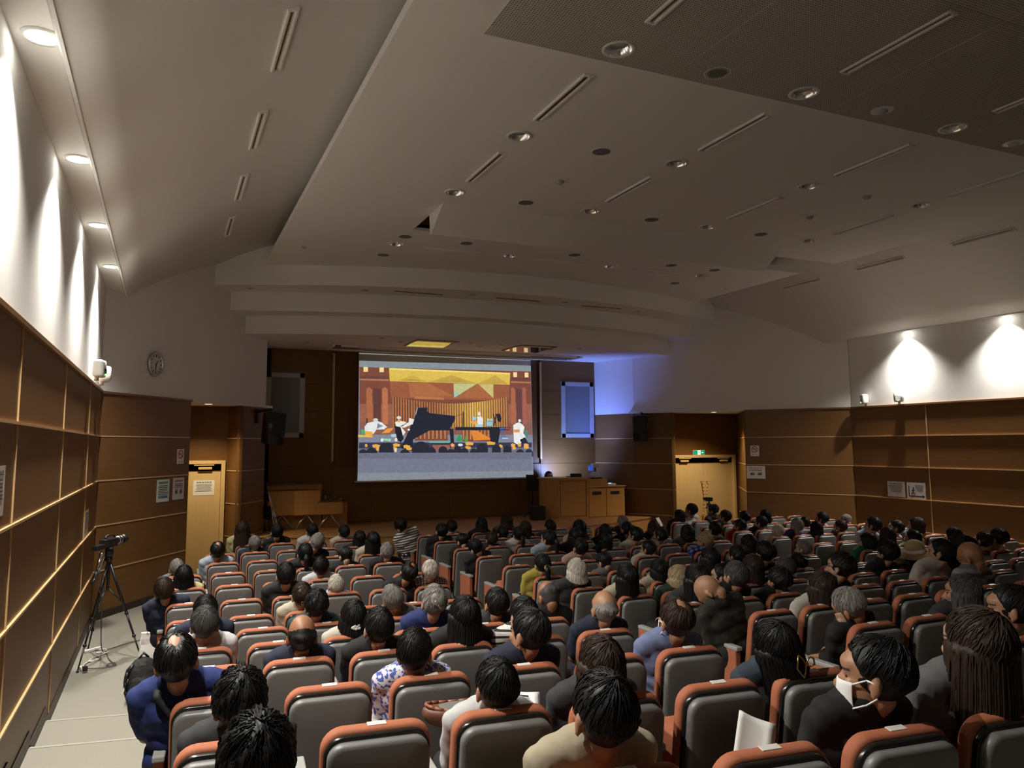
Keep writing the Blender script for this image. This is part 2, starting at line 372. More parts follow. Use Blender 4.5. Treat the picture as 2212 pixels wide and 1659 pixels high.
for q in ((lambda x: x), (lambda x: 2*MID-x)):                      # vaulted side bays, soffit and lip
    prof = [(-.622, 2.318), (-.40, 2.56), (-.15, 2.776), (.25, 3.10), (.73, 3.42), (1.2, 3.64), (1.7, 3.80), (2.4, 3.95)]
    bm = BM(); a = [bm.verts.new((q(x), YB, Z(z))) for x, z in prof]; b = [bm.verts.new((q(x), 18.0, Z(z))) for x, z in prof]
    for i in range(len(prof)-1): bm.faces.new((a[i], a[i+1], b[i+1], b[i]))
    bmesh.ops.recalc_face_normals(bm, faces=bm.faces[:])
    ob = new_obj('ceiling_vault', bm, M['ceilpaint'], smooth=True, kind='structure')
    md = ob.modifiers.new('thick', 'SOLIDIFY'); md.thickness = .06; md.offset = 1 if q(0) > 1 else 1
    bm = BM(); xa, xb = sorted((q(XL-.1), q(-.63))); xm = q(-.745)
    # soffit with round holes is left plain; the lamps sit just below it
    box(bm, ((xa+xb)/2, (YB+13.2)/2, Z(2.37)+.02), (xb-xa, 13.2-YB, .04)); new_obj('ceiling_soffit', bm, M['plaster'], kind='structure')
    bm = BM(); box(bm, (q(-.632), (YB+13.3)/2, Z(2.385)), (.022, 13.3-YB, .15)); trim(bm, M['plaster'])
def fascia(f, z0, z1, fn, x0, x1, nm):
    bm = BM(); n = 48; T = .05
    top = [(x0+(x1-x0)*i/n) for i in range(n+1)]
    va = [bm.verts.new((x, arcy(f, x), z0)) for x in top]; vb = [bm.verts.new((x, arcy(f, x), z1)) for x in top]
    for i in range(n): bm.faces.new((va[i], va[i+1], vb[i+1], vb[i]))
    vc = [bm.verts.new((x, arcy(fn, x) if fn else 18.7, z0+(0 if fn else 0))) for x in top]
    for i in range(n): bm.faces.new((va[i+1], va[i], vc[i], vc[i+1]))
    new_obj(nm, bm, M['ceilpaint'], kind='structure')
fascia(F1, Z(3.045), Z(4.7), F2, .55, 2*MID-.55, 'ceiling_fascia')
fascia(F2, Z(2.665), Z(3.045), F3, .9, 2*MID-.9, 'ceiling_fascia.001')
fascia(F3, Z(2.285), Z(2.665), None, 1.2, 2*MID-1.2, 'ceiling_stage')
# shallow slot the screen drops from, glass panels, rings
bm = BM()
for c, s in (((MID, 17.42, Z(2.262)), (6.1, .05, .045)), ((MID, 18.1, Z(2.262)), (6.3, .05, .045)), ((3.42, 17.76, Z(2.262)), (.05, .7, .045)), ((9.85, 17.76, Z(2.262)), (.05, .7, .045))): box(bm, c, s)
box(bm, (MID, 17.76, Z(2.277)), (6.35, .66, .012), mi=1)
trim(bm, [M['ceilpaint'], M['cap']])
# ------------------------------------------------------------------ doors in the recesses
YD = 16.8
dn = 0
for side, q in (('left', lambda x: x), ('right', lambda x: 2*MID-x)):
    dn += 1; x0, x1 = sorted((q(-.84), q(1.06))); zt = Z(-.36)
    root = bpy.data.objects.new(f'door_{dn}', None); COL.objects.link(root); root['kind'] = 'structure'
    bm = BM()
    for c, s in (((x0-.04, YD-.01, zt/2), (.08, .12, zt)), ((x1+.04, YD-.01, zt/2), (.08, .12, zt)), (((x0+x1)/2, YD-.01, zt+.035), (x1-x0+.16, .12, .07))): box(bm, c, s, bev=.004)
    new_obj('door_frame', bm, M['door'], root, kind='structure')
    xm = (x0+x1)/2
    for a, b, hs in ((x0+.004, xm-.003, 1), (xm+.003, x1-.004, -1)):
        bm = BM(); box(bm, ((a+b)/2, YD+.03, zt/2), (b-a, .04, zt-.012)); new_obj('door_leaf', bm, M['door'], root, kind='structure')
        bm = BM(); hx = (b-.09) if hs > 0 else (a+.09)              # bowed wooden pull
        pts = [(hx+hs*(.00+.05*math.sin(math.pi*t)), YD-.05, zt/2-.36+.9*t-.1) for t in [i/10 for i in range(11)]]
        tube(bm, pts, .014, 8); new_obj('door_handle', bm, M['woodtrim'], root, True, kind='structure')
        bm = BM()
        for p in (pts[0], pts[-1]): cone(bm, p, (p[0], YD+.01, p[2]), .012, .012, 8); ball(bm, p, .02, 8)
        new_obj('handle_mount', bm, M['brass'], root, True, kind='structure')
        bm = BM(); cx = a+.30 if hs > 0 else b-.30                  # door closer
        box(bm, (cx, YD-.04, zt-.085), (.26, .06, .05), bev=.01); box(bm, (cx+hs*.02, YD-.05, zt-.02), (.38, .02, .02)); new_obj('door_closer', bm, M['door'], root, kind='structure')
# exit sign above the right-hand door
t = thing('exit_sign', (13.0, YD-.005, Z(-.225)), 'small green emergency exit sign above the double doors', 'sign')
bm = BM(); box(bm, (0, -.02, 0), (.37, .04, .13), bev=.004); new_obj('sign_box', bm, M['white'], t)
bm = BM(); box(bm, (-.115, -.043, 0), (.125, .006, .112)); box(bm, (.115, -.043, 0), (.125, .006, .112)); new_obj('green_field', bm, M['green'], t)
bm = BM(); box(bm, (0, -.043, 0), (.085, .006, .112)); new_obj('white_field', bm, M['exitwhite'], t)
bm = BM()                                                           # running figure and arrow
ball(bm, (.008, -.048, .034), (.009, .003, .009), 8)
for a, b, r in (((.004, -.048, .022), (-.004, -.048, -.006), .008), ((.002, -.048, .018), (.022, -.048, .004), .004), ((0, -.048, .016), (-.02, -.048, .01), .004), ((-.004, -.048, -.006), (.016, -.048, -.02), .005), ((.016, -.048, -.02), (.012, -.048, -.042), .005), ((-.004, -.048, -.008), (-.024, -.048, -.03), .005)): cone(bm, a, b, r, r, 6)
new_obj('running_figure', bm, M['green'], t)
bm = BM(); cone(bm, (.135, -.048, 0), (.095, -.048, 0), .006, .006, 6); cone(bm, (.10, -.048, 0), (.078, -.048, 0), .018, .001, 6); new_obj('arrow', bm, M['exitwhite'], t)
# alcove lamps
for (x, y), lb in zip(ALC, ('round warm downlight over the left-hand door recess', 'round warm downlight over the right-hand door recess')):
    t = thing('recess_downlight', (x, y, ZW+.004), lb, 'ceiling light')
    bm = BM(); lathe(bm, [(.075, -.02), (.105, -.02), (.105, 0), (.075, 0)], 24); new_obj('trim_ring', bm, M['white'], t, True)
    bm = BM(); lathe(bm, [(.001, -.012), (.076, -.010)], 24); new_obj('lens', bm, M['warmlens'], t)
# ------------------------------------------------------------------ wall wash lamps
def wash(x, y, lb):
    t = thing('wall_wash_downlight', (x, y, Z(2.37)), lb, 'ceiling light', 'wall wash downlights')
    bm = BM(); lathe(bm, [(.088, -.010), (.112, -.010), (.112, .004), (.088, .004)], 28); new_obj('trim_ring', bm, M['white'], t, True)
    bm = BM(); lathe(bm, [(.001, -.007), (.05, -.0068), (.089, -.006)], 28); new_obj('lens', bm, M['lens'], t)
for i, y in enumerate(WASH_L[:4]):
    wash(XL+.141, y, f'lit round downlight in the left soffit, {ORD[i]} from the stage end')
for i, y in enumerate(WASH_R):
    wash(XR-.141, y, f'lit round downlight in the right soffit, {ORD[i]} from the stage end')
# ------------------------------------------------------------------ ceiling fittings
def downlight(x, y, lb):
    t = thing('recessed_downlight', (x, y, ZR), lb, 'ceiling light', 'dim downlights in the ceiling')
    bm = BM(); lathe(bm, [(.118, -.010), (.128, -.014), (.148, -.010), (.150, .0)], 32); new_obj('trim_ring', bm, M['white'], t, True)
    bm = BM(); lathe(bm, [(.120, -.011), (.117, .0), (.108, .022), (.092, .046)], 32); bmesh.ops.reverse_faces(bm, faces=bm.faces[:])
    new_obj('reflector', bm, M['chrome'], t, True)
    bm = BM(); lathe(bm, [(.093, .045), (.075, .075), (.06, .12), (.001, .12)], 24); new_obj('lamp_well', bm, M['slot'], t, True)
    bm = BM(); ball(bm, (0, 0, .095), (.024, .024, .022), 12); new_obj('bulb', bm, M['bulb'], t, True)  # glow added so the reflector rim catches a bright crescent
rw = {5.44: 'rearmost', 7.51: 'third-from-stage', 9.60: 'second-from-stage', 12.52: 'front'}
for y, rn in rw.items():
    for i, x in enumerate((3.49, 5.615, 7.755, 9.88)):
        downlight(x, y, f'dim round ceiling downlight, {rn} row, {ORD[i]} from the left')
# the raft is a solid slab: open pockets for the fittings
cut = BM()
for y in rw:
    for x in (3.49, 5.615, 7.755, 9.88): cone(cut, (x, y, ZR-.05), (x, y, ZR+.15), .122, .122, 24)
def add_cut(ob, bmc, nm):
    me = bpy.data.meshes.new(nm); bmc.to_mesh(me); bmc.free(); co = bpy.data.objects.new(nm, me); COL.objects.link(co)
    md = ob.modifiers.new('pockets', 'BOOLEAN'); md.operation = 'DIFFERENCE'; md.solver = 'EXACT'; md.object = co
    dg = bpy.context.evaluated_depsgraph_get(); m2 = bpy.data.meshes.new_from_object(ob.evaluated_get(dg))
    ob.modifiers.clear(); ob.data = m2; bpy.data.objects.remove(co)
for nm in ('ceiling', 'ceiling_tiles'):
    add_cut(bpy.data.objects[nm], cut.copy(), 'c')
cut.free()
def ceil_speaker(x, y, lb):
    t = thing('ceiling_speaker', (x, y, ZR), lb, 'speaker', 'round ceiling speakers')
    bm = BM(); lathe(bm, [(.108, -.006), (.122, -.008), (.124, 0)], 28); new_obj('trim_ring', bm, M['ceilpaint'], t, True)
    bm = BM(); lathe(bm, [(.001, -.012), (.06, -.010), (.109, -.005)], 28); new_obj('grille', bm, M['grille'], t, True)
for rn, y, xs in (('rear row', 5.45, (4.565,)), ('third row', 7.54, (4.57,)), ('row before the wedge', 9.62, (4.57, 6.70, 8.84)), ('row behind the wedge', 12.02, (3.5, 4.58, 6.68, 8.8, 9.84)), ('row by the curved fascia', 13.36, (3.48, 9.86))):
    for i, x in enumerate(xs): ceil_speaker(x, y, f'dark round ceiling speaker, {rn}, {ORD[i]} from the left')
def spot(x, y, lb, kind):
    t = thing(kind, (x, y, ZR), lb, 'detector' if 'detector' in kind else 'vent')
    bm = BM(); lathe(bm, [(.001, -.012), (.09, -.012), (.118, -.006), (.125, 0)], 28); new_obj('base', bm, M['white'], t, True)
    bm = BM(); lathe(bm, [(.001, -.05), (.03, -.048), (.05, -.03), (.06, -.012)], 20); new_obj('sensor_head', bm, M['framewhite'], t, True)
for x, y, lb in ((4.59, 8.62, 'bluish disc detector between the left ceiling slots'), (6.66, 5.42, 'shallow disc detector on the perforated tiles'), (8.8, 5.45, 'disc detector cut by the right edge of the picture'), (8.82, 7.5, 'pale disc detector between two right-hand downlights'), (8.82, 8.54, 'faint flat disc detector near the right ceiling slots')): spot(x, y, lb, 'ceiling_detector')
for x, lb in ((2.08, 'tiny sprinkler head at the left front of the ceiling'), (11.23, 'tiny sprinkler head at the right front of the ceiling')):
    bm = BM(); lathe(bm, [(.001, -.03), (.018, -.028), (.02, -.01), (.045, -.006), (.05, 0)], 16)
    o = new_obj('sprinkler_head', bm, M['metal'], None, True); o.location = (x, 13.37, ZR); tag(o, lb, 'sprinkler')
def vent(loc, ln, wd, rot, lb, grp):
    t = thing('slot_vent', loc, lb, 'vent', grp); t.rotation_euler = rot
    bm = BM()
    for s in (-1, 1): box(bm, (s*(wd/2), 0, -.008), (.022, ln, .03), bev=.003); box(bm, (0, s*(ln/2), -.008), (wd+.022, .022, .03))
    new_obj('frame', bm, M['ceilpaint'], t)
    bm = BM(); box(bm, (0, 0, .004), (wd, ln, .006)); new_obj('slot', bm, M['slot'], t)
    bm = BM(); box(bm, (.0, 0, -.003), (.012, ln-.02, .012)); new_obj('blade', bm, M['cap'], t)
for rn, y, xs in (('rearmost row', 4.42, (3.49, 5.63, 7.76)), ('middle row', 6.49, (3.48, 5.62, 7.755, 9.86)), ('front row', 8.56, (3.505, 5.615, 7.755, 9.92))):
    for i, x in enumerate(xs): vent((x, y, ZR-.002), 1.08, .075, (0, 0, 0), f'long slot vent in the flat ceiling, {rn}, {ORD[i]} from the left', 'slot vents along the ceiling')
for i, x in enumerate((4.56, 6.71, 8.83)): vent((x, 12.56, ZR-.002), 1.08, .05, (0, 0, math.pi/2), f'thin crosswise slot vent before the stage, {ORD[i]} from the left', 'crosswise slot vents')
va = math.atan2(.32, .48)
for i, y in enumerate((12.6, 10.6, 8.55, 6.5)):
    vent((.80, y, Z(3.452)), 1.08, .075, (0, -math.atan2(.22, .47), 0), f'slot vent in the left curved ceiling, {ORD[i]} from the stage', 'slot vents in the left vault')
for i, y in enumerate((12.4, 10.4, 8.35)):
    vent((2*MID-.80, y, Z(3.452)), 1.08, .075, (0, math.atan2(.22, .47), 0), f'slot vent in the right curved ceiling, {ORD[i]} from the stage', 'slot vents in the right vault')
# small fittings under the fascias and over the stage
for i, (x, y) in enumerate(((1.4, 15.43), (3.5, 14.77), (5.62, 14.38), (7.75, 14.40), (9.83, 14.75))):
    t = thing('fascia_downlight', (x, y, Z(3.045)), f'faint round fitting under the first fascia, {ORD[i]} from the left', 'ceiling light')
    bm = BM(); lathe(bm, [(.07, -.006), (.10, -.008), (.105, 0)], 20); new_obj('ring', bm, M['white'], t, True)
    bm = BM(); lathe(bm, [(.001, -.003), (.071, -.005)], 20); new_obj('lens', bm, M['framewhite'], t, True)
for i, x in enumerate((4.55, 6.69, 8.8)):
    bm = BM(); box(bm, (0, 0, 0), (1.0, .04, .012)); o = new_obj('fascia_slot', bm, M['cap']); o.location = (x, 14.62-.12*(i == 1), Z(3.042)); tag(o, f'thin slot under the first fascia, {ORD[i]} from the left', 'vent')
for i, (x, y) in enumerate(((2.8, 17.2), (4.16, 16.0), (4.71, 16.43), (6.2, 16.0), (6.63, 16.54), (6.97, 16.04), (8.42, 16.39), (8.98, 15.98), (9.9, 16.6))):
    t = thing('stage_downlight', (x, y, Z(2.285)), f'small ring light in the stage ceiling, {ORD[i]} from the left', 'ceiling light')
    bm = BM(); lathe(bm, [(.05, -.004), (.075, -.012), (.08, 0)], 20); new_obj('ring', bm, M['white'], t, True)
    bm = BM(); lathe(bm, [(.001, -.002), (.051, -.003)], 20); new_obj('well', bm, M['slot'], t, True)
for x, lb in ((5.4, 'glossy ceiling panel over the stage mirroring the yellow screen'), (7.85, 'glossy ceiling panel over the stage, right of the mirrored one')):
    t = thing('ceiling_glass_panel', (x, 16.42, Z(2.285)), lb, 'panel')
    bm = BM(); box(bm, (0, 0, -.006), (.88, 1.0, .008)); new_obj('glass', bm, M['glass'], t).rotation_euler = (math.radians(-2.5), 0, 0)
    bm = BM()
    for s in (-1, 1): box(bm, (s*.46, 0, -.008), (.04, 1.08, .016)); box(bm, (0, s*.52, -.008), (.96, .04, .016))
    new_obj('frame', bm, M['cap'], t)
# ------------------------------------------------------------------ projection screen
SX0, SX1, SZ0, SZ1, SY = 4.235, 8.875, Z(-.865), Z(2.28), 18.46
t = thing('projection_screen', ((SX0+SX1)/2, SY, SZ0), 'large white projection screen showing a piano concert on stage', 'screen')
t.location = (0, 0, 0)
bm = BM(); box(bm, ((SX0+SX1)/2, SY+.006, (SZ0+SZ1)/2), (SX1-SX0, .008, SZ1-SZ0)); new_obj('screen_cloth', bm, mat('screen_cloth', (.55, .54, .50), .9), t)
bm = BM(); cone(bm, (SX0-.06, SY, SZ0), (SX1+.06, SY, SZ0), .022, .022, 12); new_obj('bottom_bar', bm, M['white'], t, True)
def screen_picture():
    cols = []; bm = BM(); cl = bm.loops.layers.float_color.new('Col'); lay = [0]
    def st(x, y):                                                   # picture grid -> screen plane
        a = (x-166+ (y-100)*.018)/1779.0
        top = 100+85*a; bot = 1445-45*a; v = (y-top)/(bot-top)
        return SX0+a*(SX1-SX0), SZ1-.03-v*(SZ1-.03-SZ0)
    def P(c, *pts, g=1.0):
        lay[0] += 1; yy = SY+.001-.00002*lay[0]
        vs_ = [bm.verts.new((st(*p)[0], yy, st(*p)[1])) for p in pts]
        f = bm.faces.new(vs_); c = [k+(140-k)*.17 for k in c]; c = [((k/255)/12.92 if k/255 <= .04045 else ((k/255+.055)/1.055)**2.4)*g for k in c]
        for lp in f.loops: lp[cl] = (*c, 1)
    def E(c, x, y, rx, ry, n=14, a0=0, a1=2*math.pi): P(c, *[(x+rx*math.cos(a0+(a1-a0)*i/n), y+ry*math.sin(a0+(a1-a0)*i/n)) for i in range(n if a1-a0 > 6 else n+1)])
    P((150, 148, 142), (168, 104), (1944, 184), (1944, 190), (168, 112))
    P((128, 140, 146), (168, 185), (1944, 240), (1944, 305), (168, 250))
    P((122, 126, 148), (168, 250), (1944, 305), (1944, 1400), (150, 1440))
    bands = [((118, 58, 40), 252, 640), ((150, 84, 60), 640, 830), ((132, 80, 66), 830, 960)]
    for c, y0, y1 in bands: P(c, (170, y0), (1942, y0+50*(y0 < 300)), (1942, y1), (170, y1))
    P((96, 52, 44), (175, 345), (450, 352), (450, 380), (175, 374)); P((176, 110, 74), (175, 374), (450, 380), (450, 398), (175, 392))
    P((96, 52, 44), (1715, 365), (1940, 372), (1940, 398), (1715, 392)); P((176, 110, 74), (1715, 404), (1940, 412), (1940, 426), (1715, 420))
    for x, wd, c in ((235, 55, (172, 92, 56)), (385, 55, (184, 104, 62)), (1712, 48, (170, 92, 60)), (1840, 42, (160, 84, 66))):
        P(c, (x, 480), (x+wd*.5, 462), (x+wd, 490), (x+wd, 850), (x, 850))
    P((88, 46, 40), (300, 470), (375, 480), (375, 850), (300, 850)); P((92, 48, 46), (1770, 480), (1835, 490), (1835, 850), (1770, 850))
    P((150, 78, 46), (460, 405), (1700, 438), (1690, 610), (470, 575)); P((172, 96, 52), (640, 420), (830, 412), (1100, 560), (660, 570))
    P((168, 92, 50), (1100, 575), (1355, 430), (1520, 585)); P((186, 110, 62), (700, 560), (1000, 572), (1000, 596), (700, 586))
    P((226, 190, 70), (452, 262), (1710, 318), (1702, 440), (1345, 428), (830, 412), (460, 402))            # yellow canopy
    P((250, 226, 110), (460, 262), (1710, 316), (1708, 332), (460, 280)); P((206, 168, 58), (540, 392), (690, 340), (830, 408)); P((196, 160, 60), (840, 408), (1080, 340), (1340, 424)); P((200, 160, 58), (1360, 424), (1540, 340), (1690, 436))
    P((178, 140, 50), (560, 394), (690, 378), (800, 402)); P((186, 150, 60), (900, 404), (1080, 385), (1280, 415))
    P((196, 196, 130), (1100, 425), (1345, 430), (1102, 575)); P((150, 200, 180), (1102, 520), (1180, 528), (1102, 575)); P((206, 190, 110), (1360, 432), (1522, 436), (1520, 580))
    for x, y in ((230, 252), (382, 256), (1765, 310), (1893, 314)): P((255, 226, 150), (x-21, y), (x+21, y), (x+21, y+50), (x-21, y+50))
    rnd = random.Random(3)
    for i in range(46):                                             # ribbed back wall
        x = 480+i*26; m = max(0, 1-abs(x-1310)/420); top = 565+70*math.sin(math.pi*(x-480)/1200)
        c = (int(178+60*m), int(104+86*m), int(56+20*m)); d = (int(96+60*m), int(50+60*m), int(32+20*m))
        P(d, (x, top), (x+26, top), (x+26, 890), (x, 890)); P(c, (x+3, top), (x+15+rnd.random()*3, top), (x+15, 890), (x+3, 890))
    P((34, 40, 62), (165, 1040), (1935, 1040), (1930, 1105), (160, 1105)); P((96, 100, 122), (160, 1100), (1932, 1090), (1930, 1340), (152, 1365))
    P((108, 112, 132), (156, 1200), (1932, 1190), (1930, 1340), (152, 1365)); P((124, 132, 142), (152, 1355), (1932, 1330), (1930, 1398), (145, 1440))
    for x, y, wd in ((700, 1000, 330), (1180, 1010, 300)):
        P((120, 60, 40), (x, 905), (x+wd, 905), (x+wd, y+20), (x, y+20))
        for i in range(8): P((196, 124, 70), (x+8+i*wd/8, 905), (x+22+i*wd/8, 905), (x+22+i*wd/8, y), (x+8+i*wd/8, y))
    P((232, 130, 40), (1270, 915), (1345, 920), (1500, 1010), (1300, 1020)); P((40, 150, 80), (1120, 1000), (1155, 950), (1190, 1030), (1120, 1030)); P((50, 150, 70), (1210, 960), (1245, 1030), (1205, 1030))
    P((16, 20, 34), (720, 680), (830, 675), (825, 715), (850, 735), (1110, 765), (1110, 800), (1060, 890), (1050, 915), (850, 915), (680, 1010), (680, 1130), (560, 1100), (640, 920), (700, 780))   # grand piano
    P((196, 190, 180), (705, 760), (722, 680), (732, 680), (715, 745)); P((14, 18, 30), (1110, 880), (1700, 880), (1690, 912), (1110, 912)); P((14, 18, 30), (1050, 900), (1090, 900), (1095, 1040), (1060, 1040))
    P((16, 18, 30), (1470, 900), (1590, 905), (1560, 1050), (1480, 1040)); P((30, 90, 190), (1580, 885), (1640, 885), (1640, 905), (1580, 905)); P((190, 50, 40), (1645, 885), (1690, 885), (1690, 905), (1645, 905))
    for x in (1590, 1605, 1620, 1635): P((60, 90, 150), (x, 912), (x+6, 912), (x+6, 1000), (x, 1000))
    for x0, y0, x1, y1 in ((1195, 720, 1190, 900), (1110, 770, 1190, 742), (1515, 740, 1545, 870), (1545, 740, 1520, 870), (240, 790, 235, 900)): P((22, 20, 28), (x0-5, y0), (x0+5, y0), (x1+5, y1), (x1-5, y1))
    P((20, 20, 30), (1545, 745), (1585, 740), (1605, 790), (1590, 830), (1560, 820))
    P((236, 238, 236), (215, 880), (240, 840), (330, 815), (375, 830), (430, 880), (400, 905), (330, 905), (300, 950), (220, 935)); E((214, 214, 200), 320, 806, 24, 18); P((120, 130, 140), (340, 840), (390, 870), (330, 900))
    P((236, 150, 50), (375, 945), (430, 895), (495, 888), (450, 940)); P((240, 170, 60), (215, 920), (290, 930), (290, 990), (225, 985)); P((226, 196, 70), (155, 960), (240, 965), (240, 985), (155, 985)); P((60, 160, 110), (175, 905), (215, 905), (215, 955), (185, 955))
    P((240, 240, 236), (505, 830), (540, 815), (610, 825), (615, 840), (560, 870), (610, 935), (575, 980), (540, 930)); E((232, 230, 222), 545, 782, 22, 16); P((238, 236, 230), (560, 885), (640, 830), (645, 785), (695, 800), (680, 850), (600, 885)); P((14, 16, 26), (505, 870), (560, 880), (590, 1000), (560, 1040), (510, 1000)); E((240, 160, 80), 545, 815, 14, 16)
    E((230, 228, 220), 1365, 742, 16, 20); P((236, 240, 232), (1340, 775), (1380, 765), (1405, 800), (1400, 850), (1345, 850)); P((160, 210, 225), (1290, 770), (1335, 780), (1330, 805), (1285, 805)); P((230, 160, 80), (1270, 820), (1345, 815), (1335, 850), (1285, 850)); P((130, 200, 225), (1440, 825), (1510, 825), (1500, 870), (1440, 865)); E((150, 210, 230), 1458, 805, 14, 14); E((150, 210, 230), 1495, 805, 14, 14); P((170, 215, 230), (1330, 850), (1400, 850), (1395, 880), (1330, 880))
    P((244, 244, 240), (1730, 860), (1790, 830), (1830, 850), (1855, 880), (1840, 940), (1870, 990), (1800, 1060), (1770, 1060), (1735, 1040)); E((236, 232, 224), 1803, 815, 16, 16); P((224, 150, 80), (1735, 905), (1800, 905), (1800, 935), (1735, 935)); P((16, 20, 34), (1800, 1010), (1860, 985), (1890, 1040), (1820, 1050)); P((50, 130, 110), (1850, 915), (1890, 915), (1890, 990), (1870, 990))
    P((110, 200, 160), (840, 1030), (1050, 1030), (1050, 1042), (840, 1042)); P((140, 220, 180), (370, 1000), (470, 1000), (460, 1030), (400, 1020)); P((150, 200, 210), (1600, 990), (1670, 990), (1665, 1002), (1605, 1002)); P((170, 200, 215), (465, 955), (515, 950), (520, 985), (470, 985))
    P((150, 84, 70), (870, 1065), (1050, 1065), (1050, 1120), (900, 1125)); P((150, 84, 70), (1050, 1060), (1105, 1060), (1090, 1120))
    for x, y, wd in ((330, 1080, 90), (345, 1112, 45), (520, 1070, 70), (500, 1105, 50), (620, 1085, 70), (640, 1105, 60), (1255, 1055, 90), (1240, 1095, 60), (1485, 1050, 95), (1590, 1080, 40), (1725, 1070, 50), (1735, 1100, 40), (1870, 1090, 60), (1870, 1070, 55), (1080, 1070, 36), (230, 1075, 24), (1795, 1070, 40)):
        P((244, 170, 64), (x-wd/2, y-14), (x-wd*.1, y-22), (x+wd/2, y-10), (x+wd*.4, y+12), (x-wd*.4, y+14))
    E((244, 224, 170), 510, 1120, 12, 22); E((232, 232, 226), 1160, 1065, 26, 14); E((240, 230, 200), 515, 1010, 14, 20); E((220, 240, 240), 380, 1015, 14, 18); E((240, 250, 250), 640, 908, 12, 10)
    for x, y, r in ((980, 1125, 46), (1130, 1120, 40), (1060, 1150, 44), (1390, 1110, 60), (1540, 1110, 48), (760, 1120, 90), (420, 1110, 70), (1200, 1140, 44), (1300, 1140, 40), (1660, 1120, 46), (860, 1140, 50), (280, 1150, 55), (200, 1150, 40), (600, 1160, 50), (1800, 1160, 50), (1900, 1150, 44)): P((20, 22, 36), *[(x+r*math.cos(a), y-abs(r*math.sin(a))*1.0) for a in [math.pi*i/10 for i in range(11)]], (x-r, y+34), (x+r, y+34))
    P((96, 100, 122), (160, 1150), (1932, 1140), (1931, 1212), (158, 1205))
    m = mat('projected_picture', (0, 0, 0), .9)
    at = N(m, 'ShaderNodeVertexColor'); at.layer_name = 'Col'; nf = noise(m, coords(m, (1, 1, 1)), 14, 6, .7); mx = N(m, 'ShaderNodeMix', data_type='RGBA', blend_type='MULTIPLY'); mx.inputs[0].default_value = .45; L(m, at.outputs['Color'], mx.inputs[6]); L(m, ramp(m, nf, [(.3, (.55, .55, .55)), (.65, (1, 1, 1))]), mx.inputs[7]); L(m, mx.outputs[2], bsdf(m).inputs['Emission Color']); bsdf(m).inputs['Emission Strength'].default_value = PIC_E
    return new_obj('projected_picture', bm, m, t)
PIC_E = .60
screen_picture()
# ------------------------------------------------------------------ grey framed panels on the stage wall
for nm, x0, x1, lb in (('left', 2.09, 2.985, 'dark grey framed wall panel left of the screen'), ('right', 9.845, 10.86, 'grey framed wall panel lit blue, right of the screen')):
    t = thing('framed_wall_panel', ((x0+x1)/2, YBACK, Z(.95)), lb, 'wall panel'); wd = x1-x0
    bm = BM(); box(bm, (0, -.012, 0), (wd-.2, .02, 1.3)); new_obj('panel', bm, M['fabricpanel'], t)
    bm = BM()
    for s in (-1, 1): box(bm, (s*(wd/2-.06), -.02, 0), (.12, .04, 1.52)); box(bm, (0, -.02, s*.705), (wd-.02, .04, .11))
    new_obj('frame', bm, M['framewhite'], t)
# ------------------------------------------------------------------ lectern, console and the things on them
t = thing('lectern', (0, 0, 0), 'tall wooden lectern with an angled left side, right of the screen', 'lectern')
lx0, lx1, ly = 9.03, 9.89, 17.25
poly = [(lx0, ly), (lx1, ly), (lx1, ly+.60), (lx0-.24, ly+.60), (lx0-.24, ly+.26)]
bm = BM(); prism(bm, poly, STG, Z(-.86)); new_obj('body', bm, M['podium'], t)
bm = BM(); prism(bm, [(lx0-.02, ly-.03), (lx1+.02, ly-.03), (lx1+.02, ly+.62), (lx0-.28, ly+.62), (lx0-.28, ly+.24)], Z(-.86), Z(-.825)); new_obj('top', bm, M['woodtrim'], t)
bm = BM()
for c, s in (((lx0+.05, ly-.006, Z(-1.35)), (.012, .012, .88)), ((lx1-.06, ly-.006, Z(-1.35)), (.012, .012, .88)), (((lx0+lx1)/2, ly-.006, Z(-.91)), (.75, .012, .012)), (((lx0+lx1)/2, ly-.006, Z(-1.79)), (.75, .012, .012))): box(bm, c, s)
new_obj('panel_moulding', bm, M['cap'], t)
t = thing('equipment_console', (0, 0, 0), 'low wooden equipment console with two dark pull slots, beside the lectern', 'cabinet')
cx0, cx1, cy = 9.9, 11.0, 17.3
bm = BM(); box(bm, ((cx0+cx1)/2, cy+.3, (STG+Z(-1.08))/2), (cx1-cx0, .6, Z(-1.08)-STG)); new_obj('body', bm, M['podium'], t)
bm = BM(); box(bm, (10.19, cy+.2, Z(-.98)), (.58, .4, .2)); new_obj('raised_shelf', bm, M['podium'], t)
bm = BM(); box(bm, ((cx0+cx1)/2, cy+.28, Z(-1.072)), (cx1-cx0+.03, .66, .02)); new_obj('top', bm, M['woodtrim'], t)
for x0, x1 in ((9.92, 10.43), (10.45, 10.98)):
    bm = BM(); box(bm, ((x0+x1)/2, cy-.01, Z(-1.48)), (x1-x0, .022, .70)); d_ = new_obj('door', bm, M['podium'], t)
    bm = BM(); box(bm, ((x0+x1)/2-.02, cy-.024, Z(-1.24)), (.26, .012, .075)); new_obj('pull_slot', bm, M['blackm'], d_)
t = thing('document_camera', (10.2, 17.46, Z(-.88)), 'white and blue document camera on the console shelf', 'document camera')
bm = BM(); box(bm, (0, 0, .02), (.3, .26, .04), bev=.01); new_obj('base', bm, M['black'], t)
bm = BM(); cone(bm, (.06, .06, .04), (.08, .08, .30), .018, .016, 10); new_obj('arm', bm, M['black'], t, True)
bm = BM(); box(bm, (.03, .04, .34), (.17, .16, .11), bev=.02); new_obj('camera_head', bm, M['white'], t)
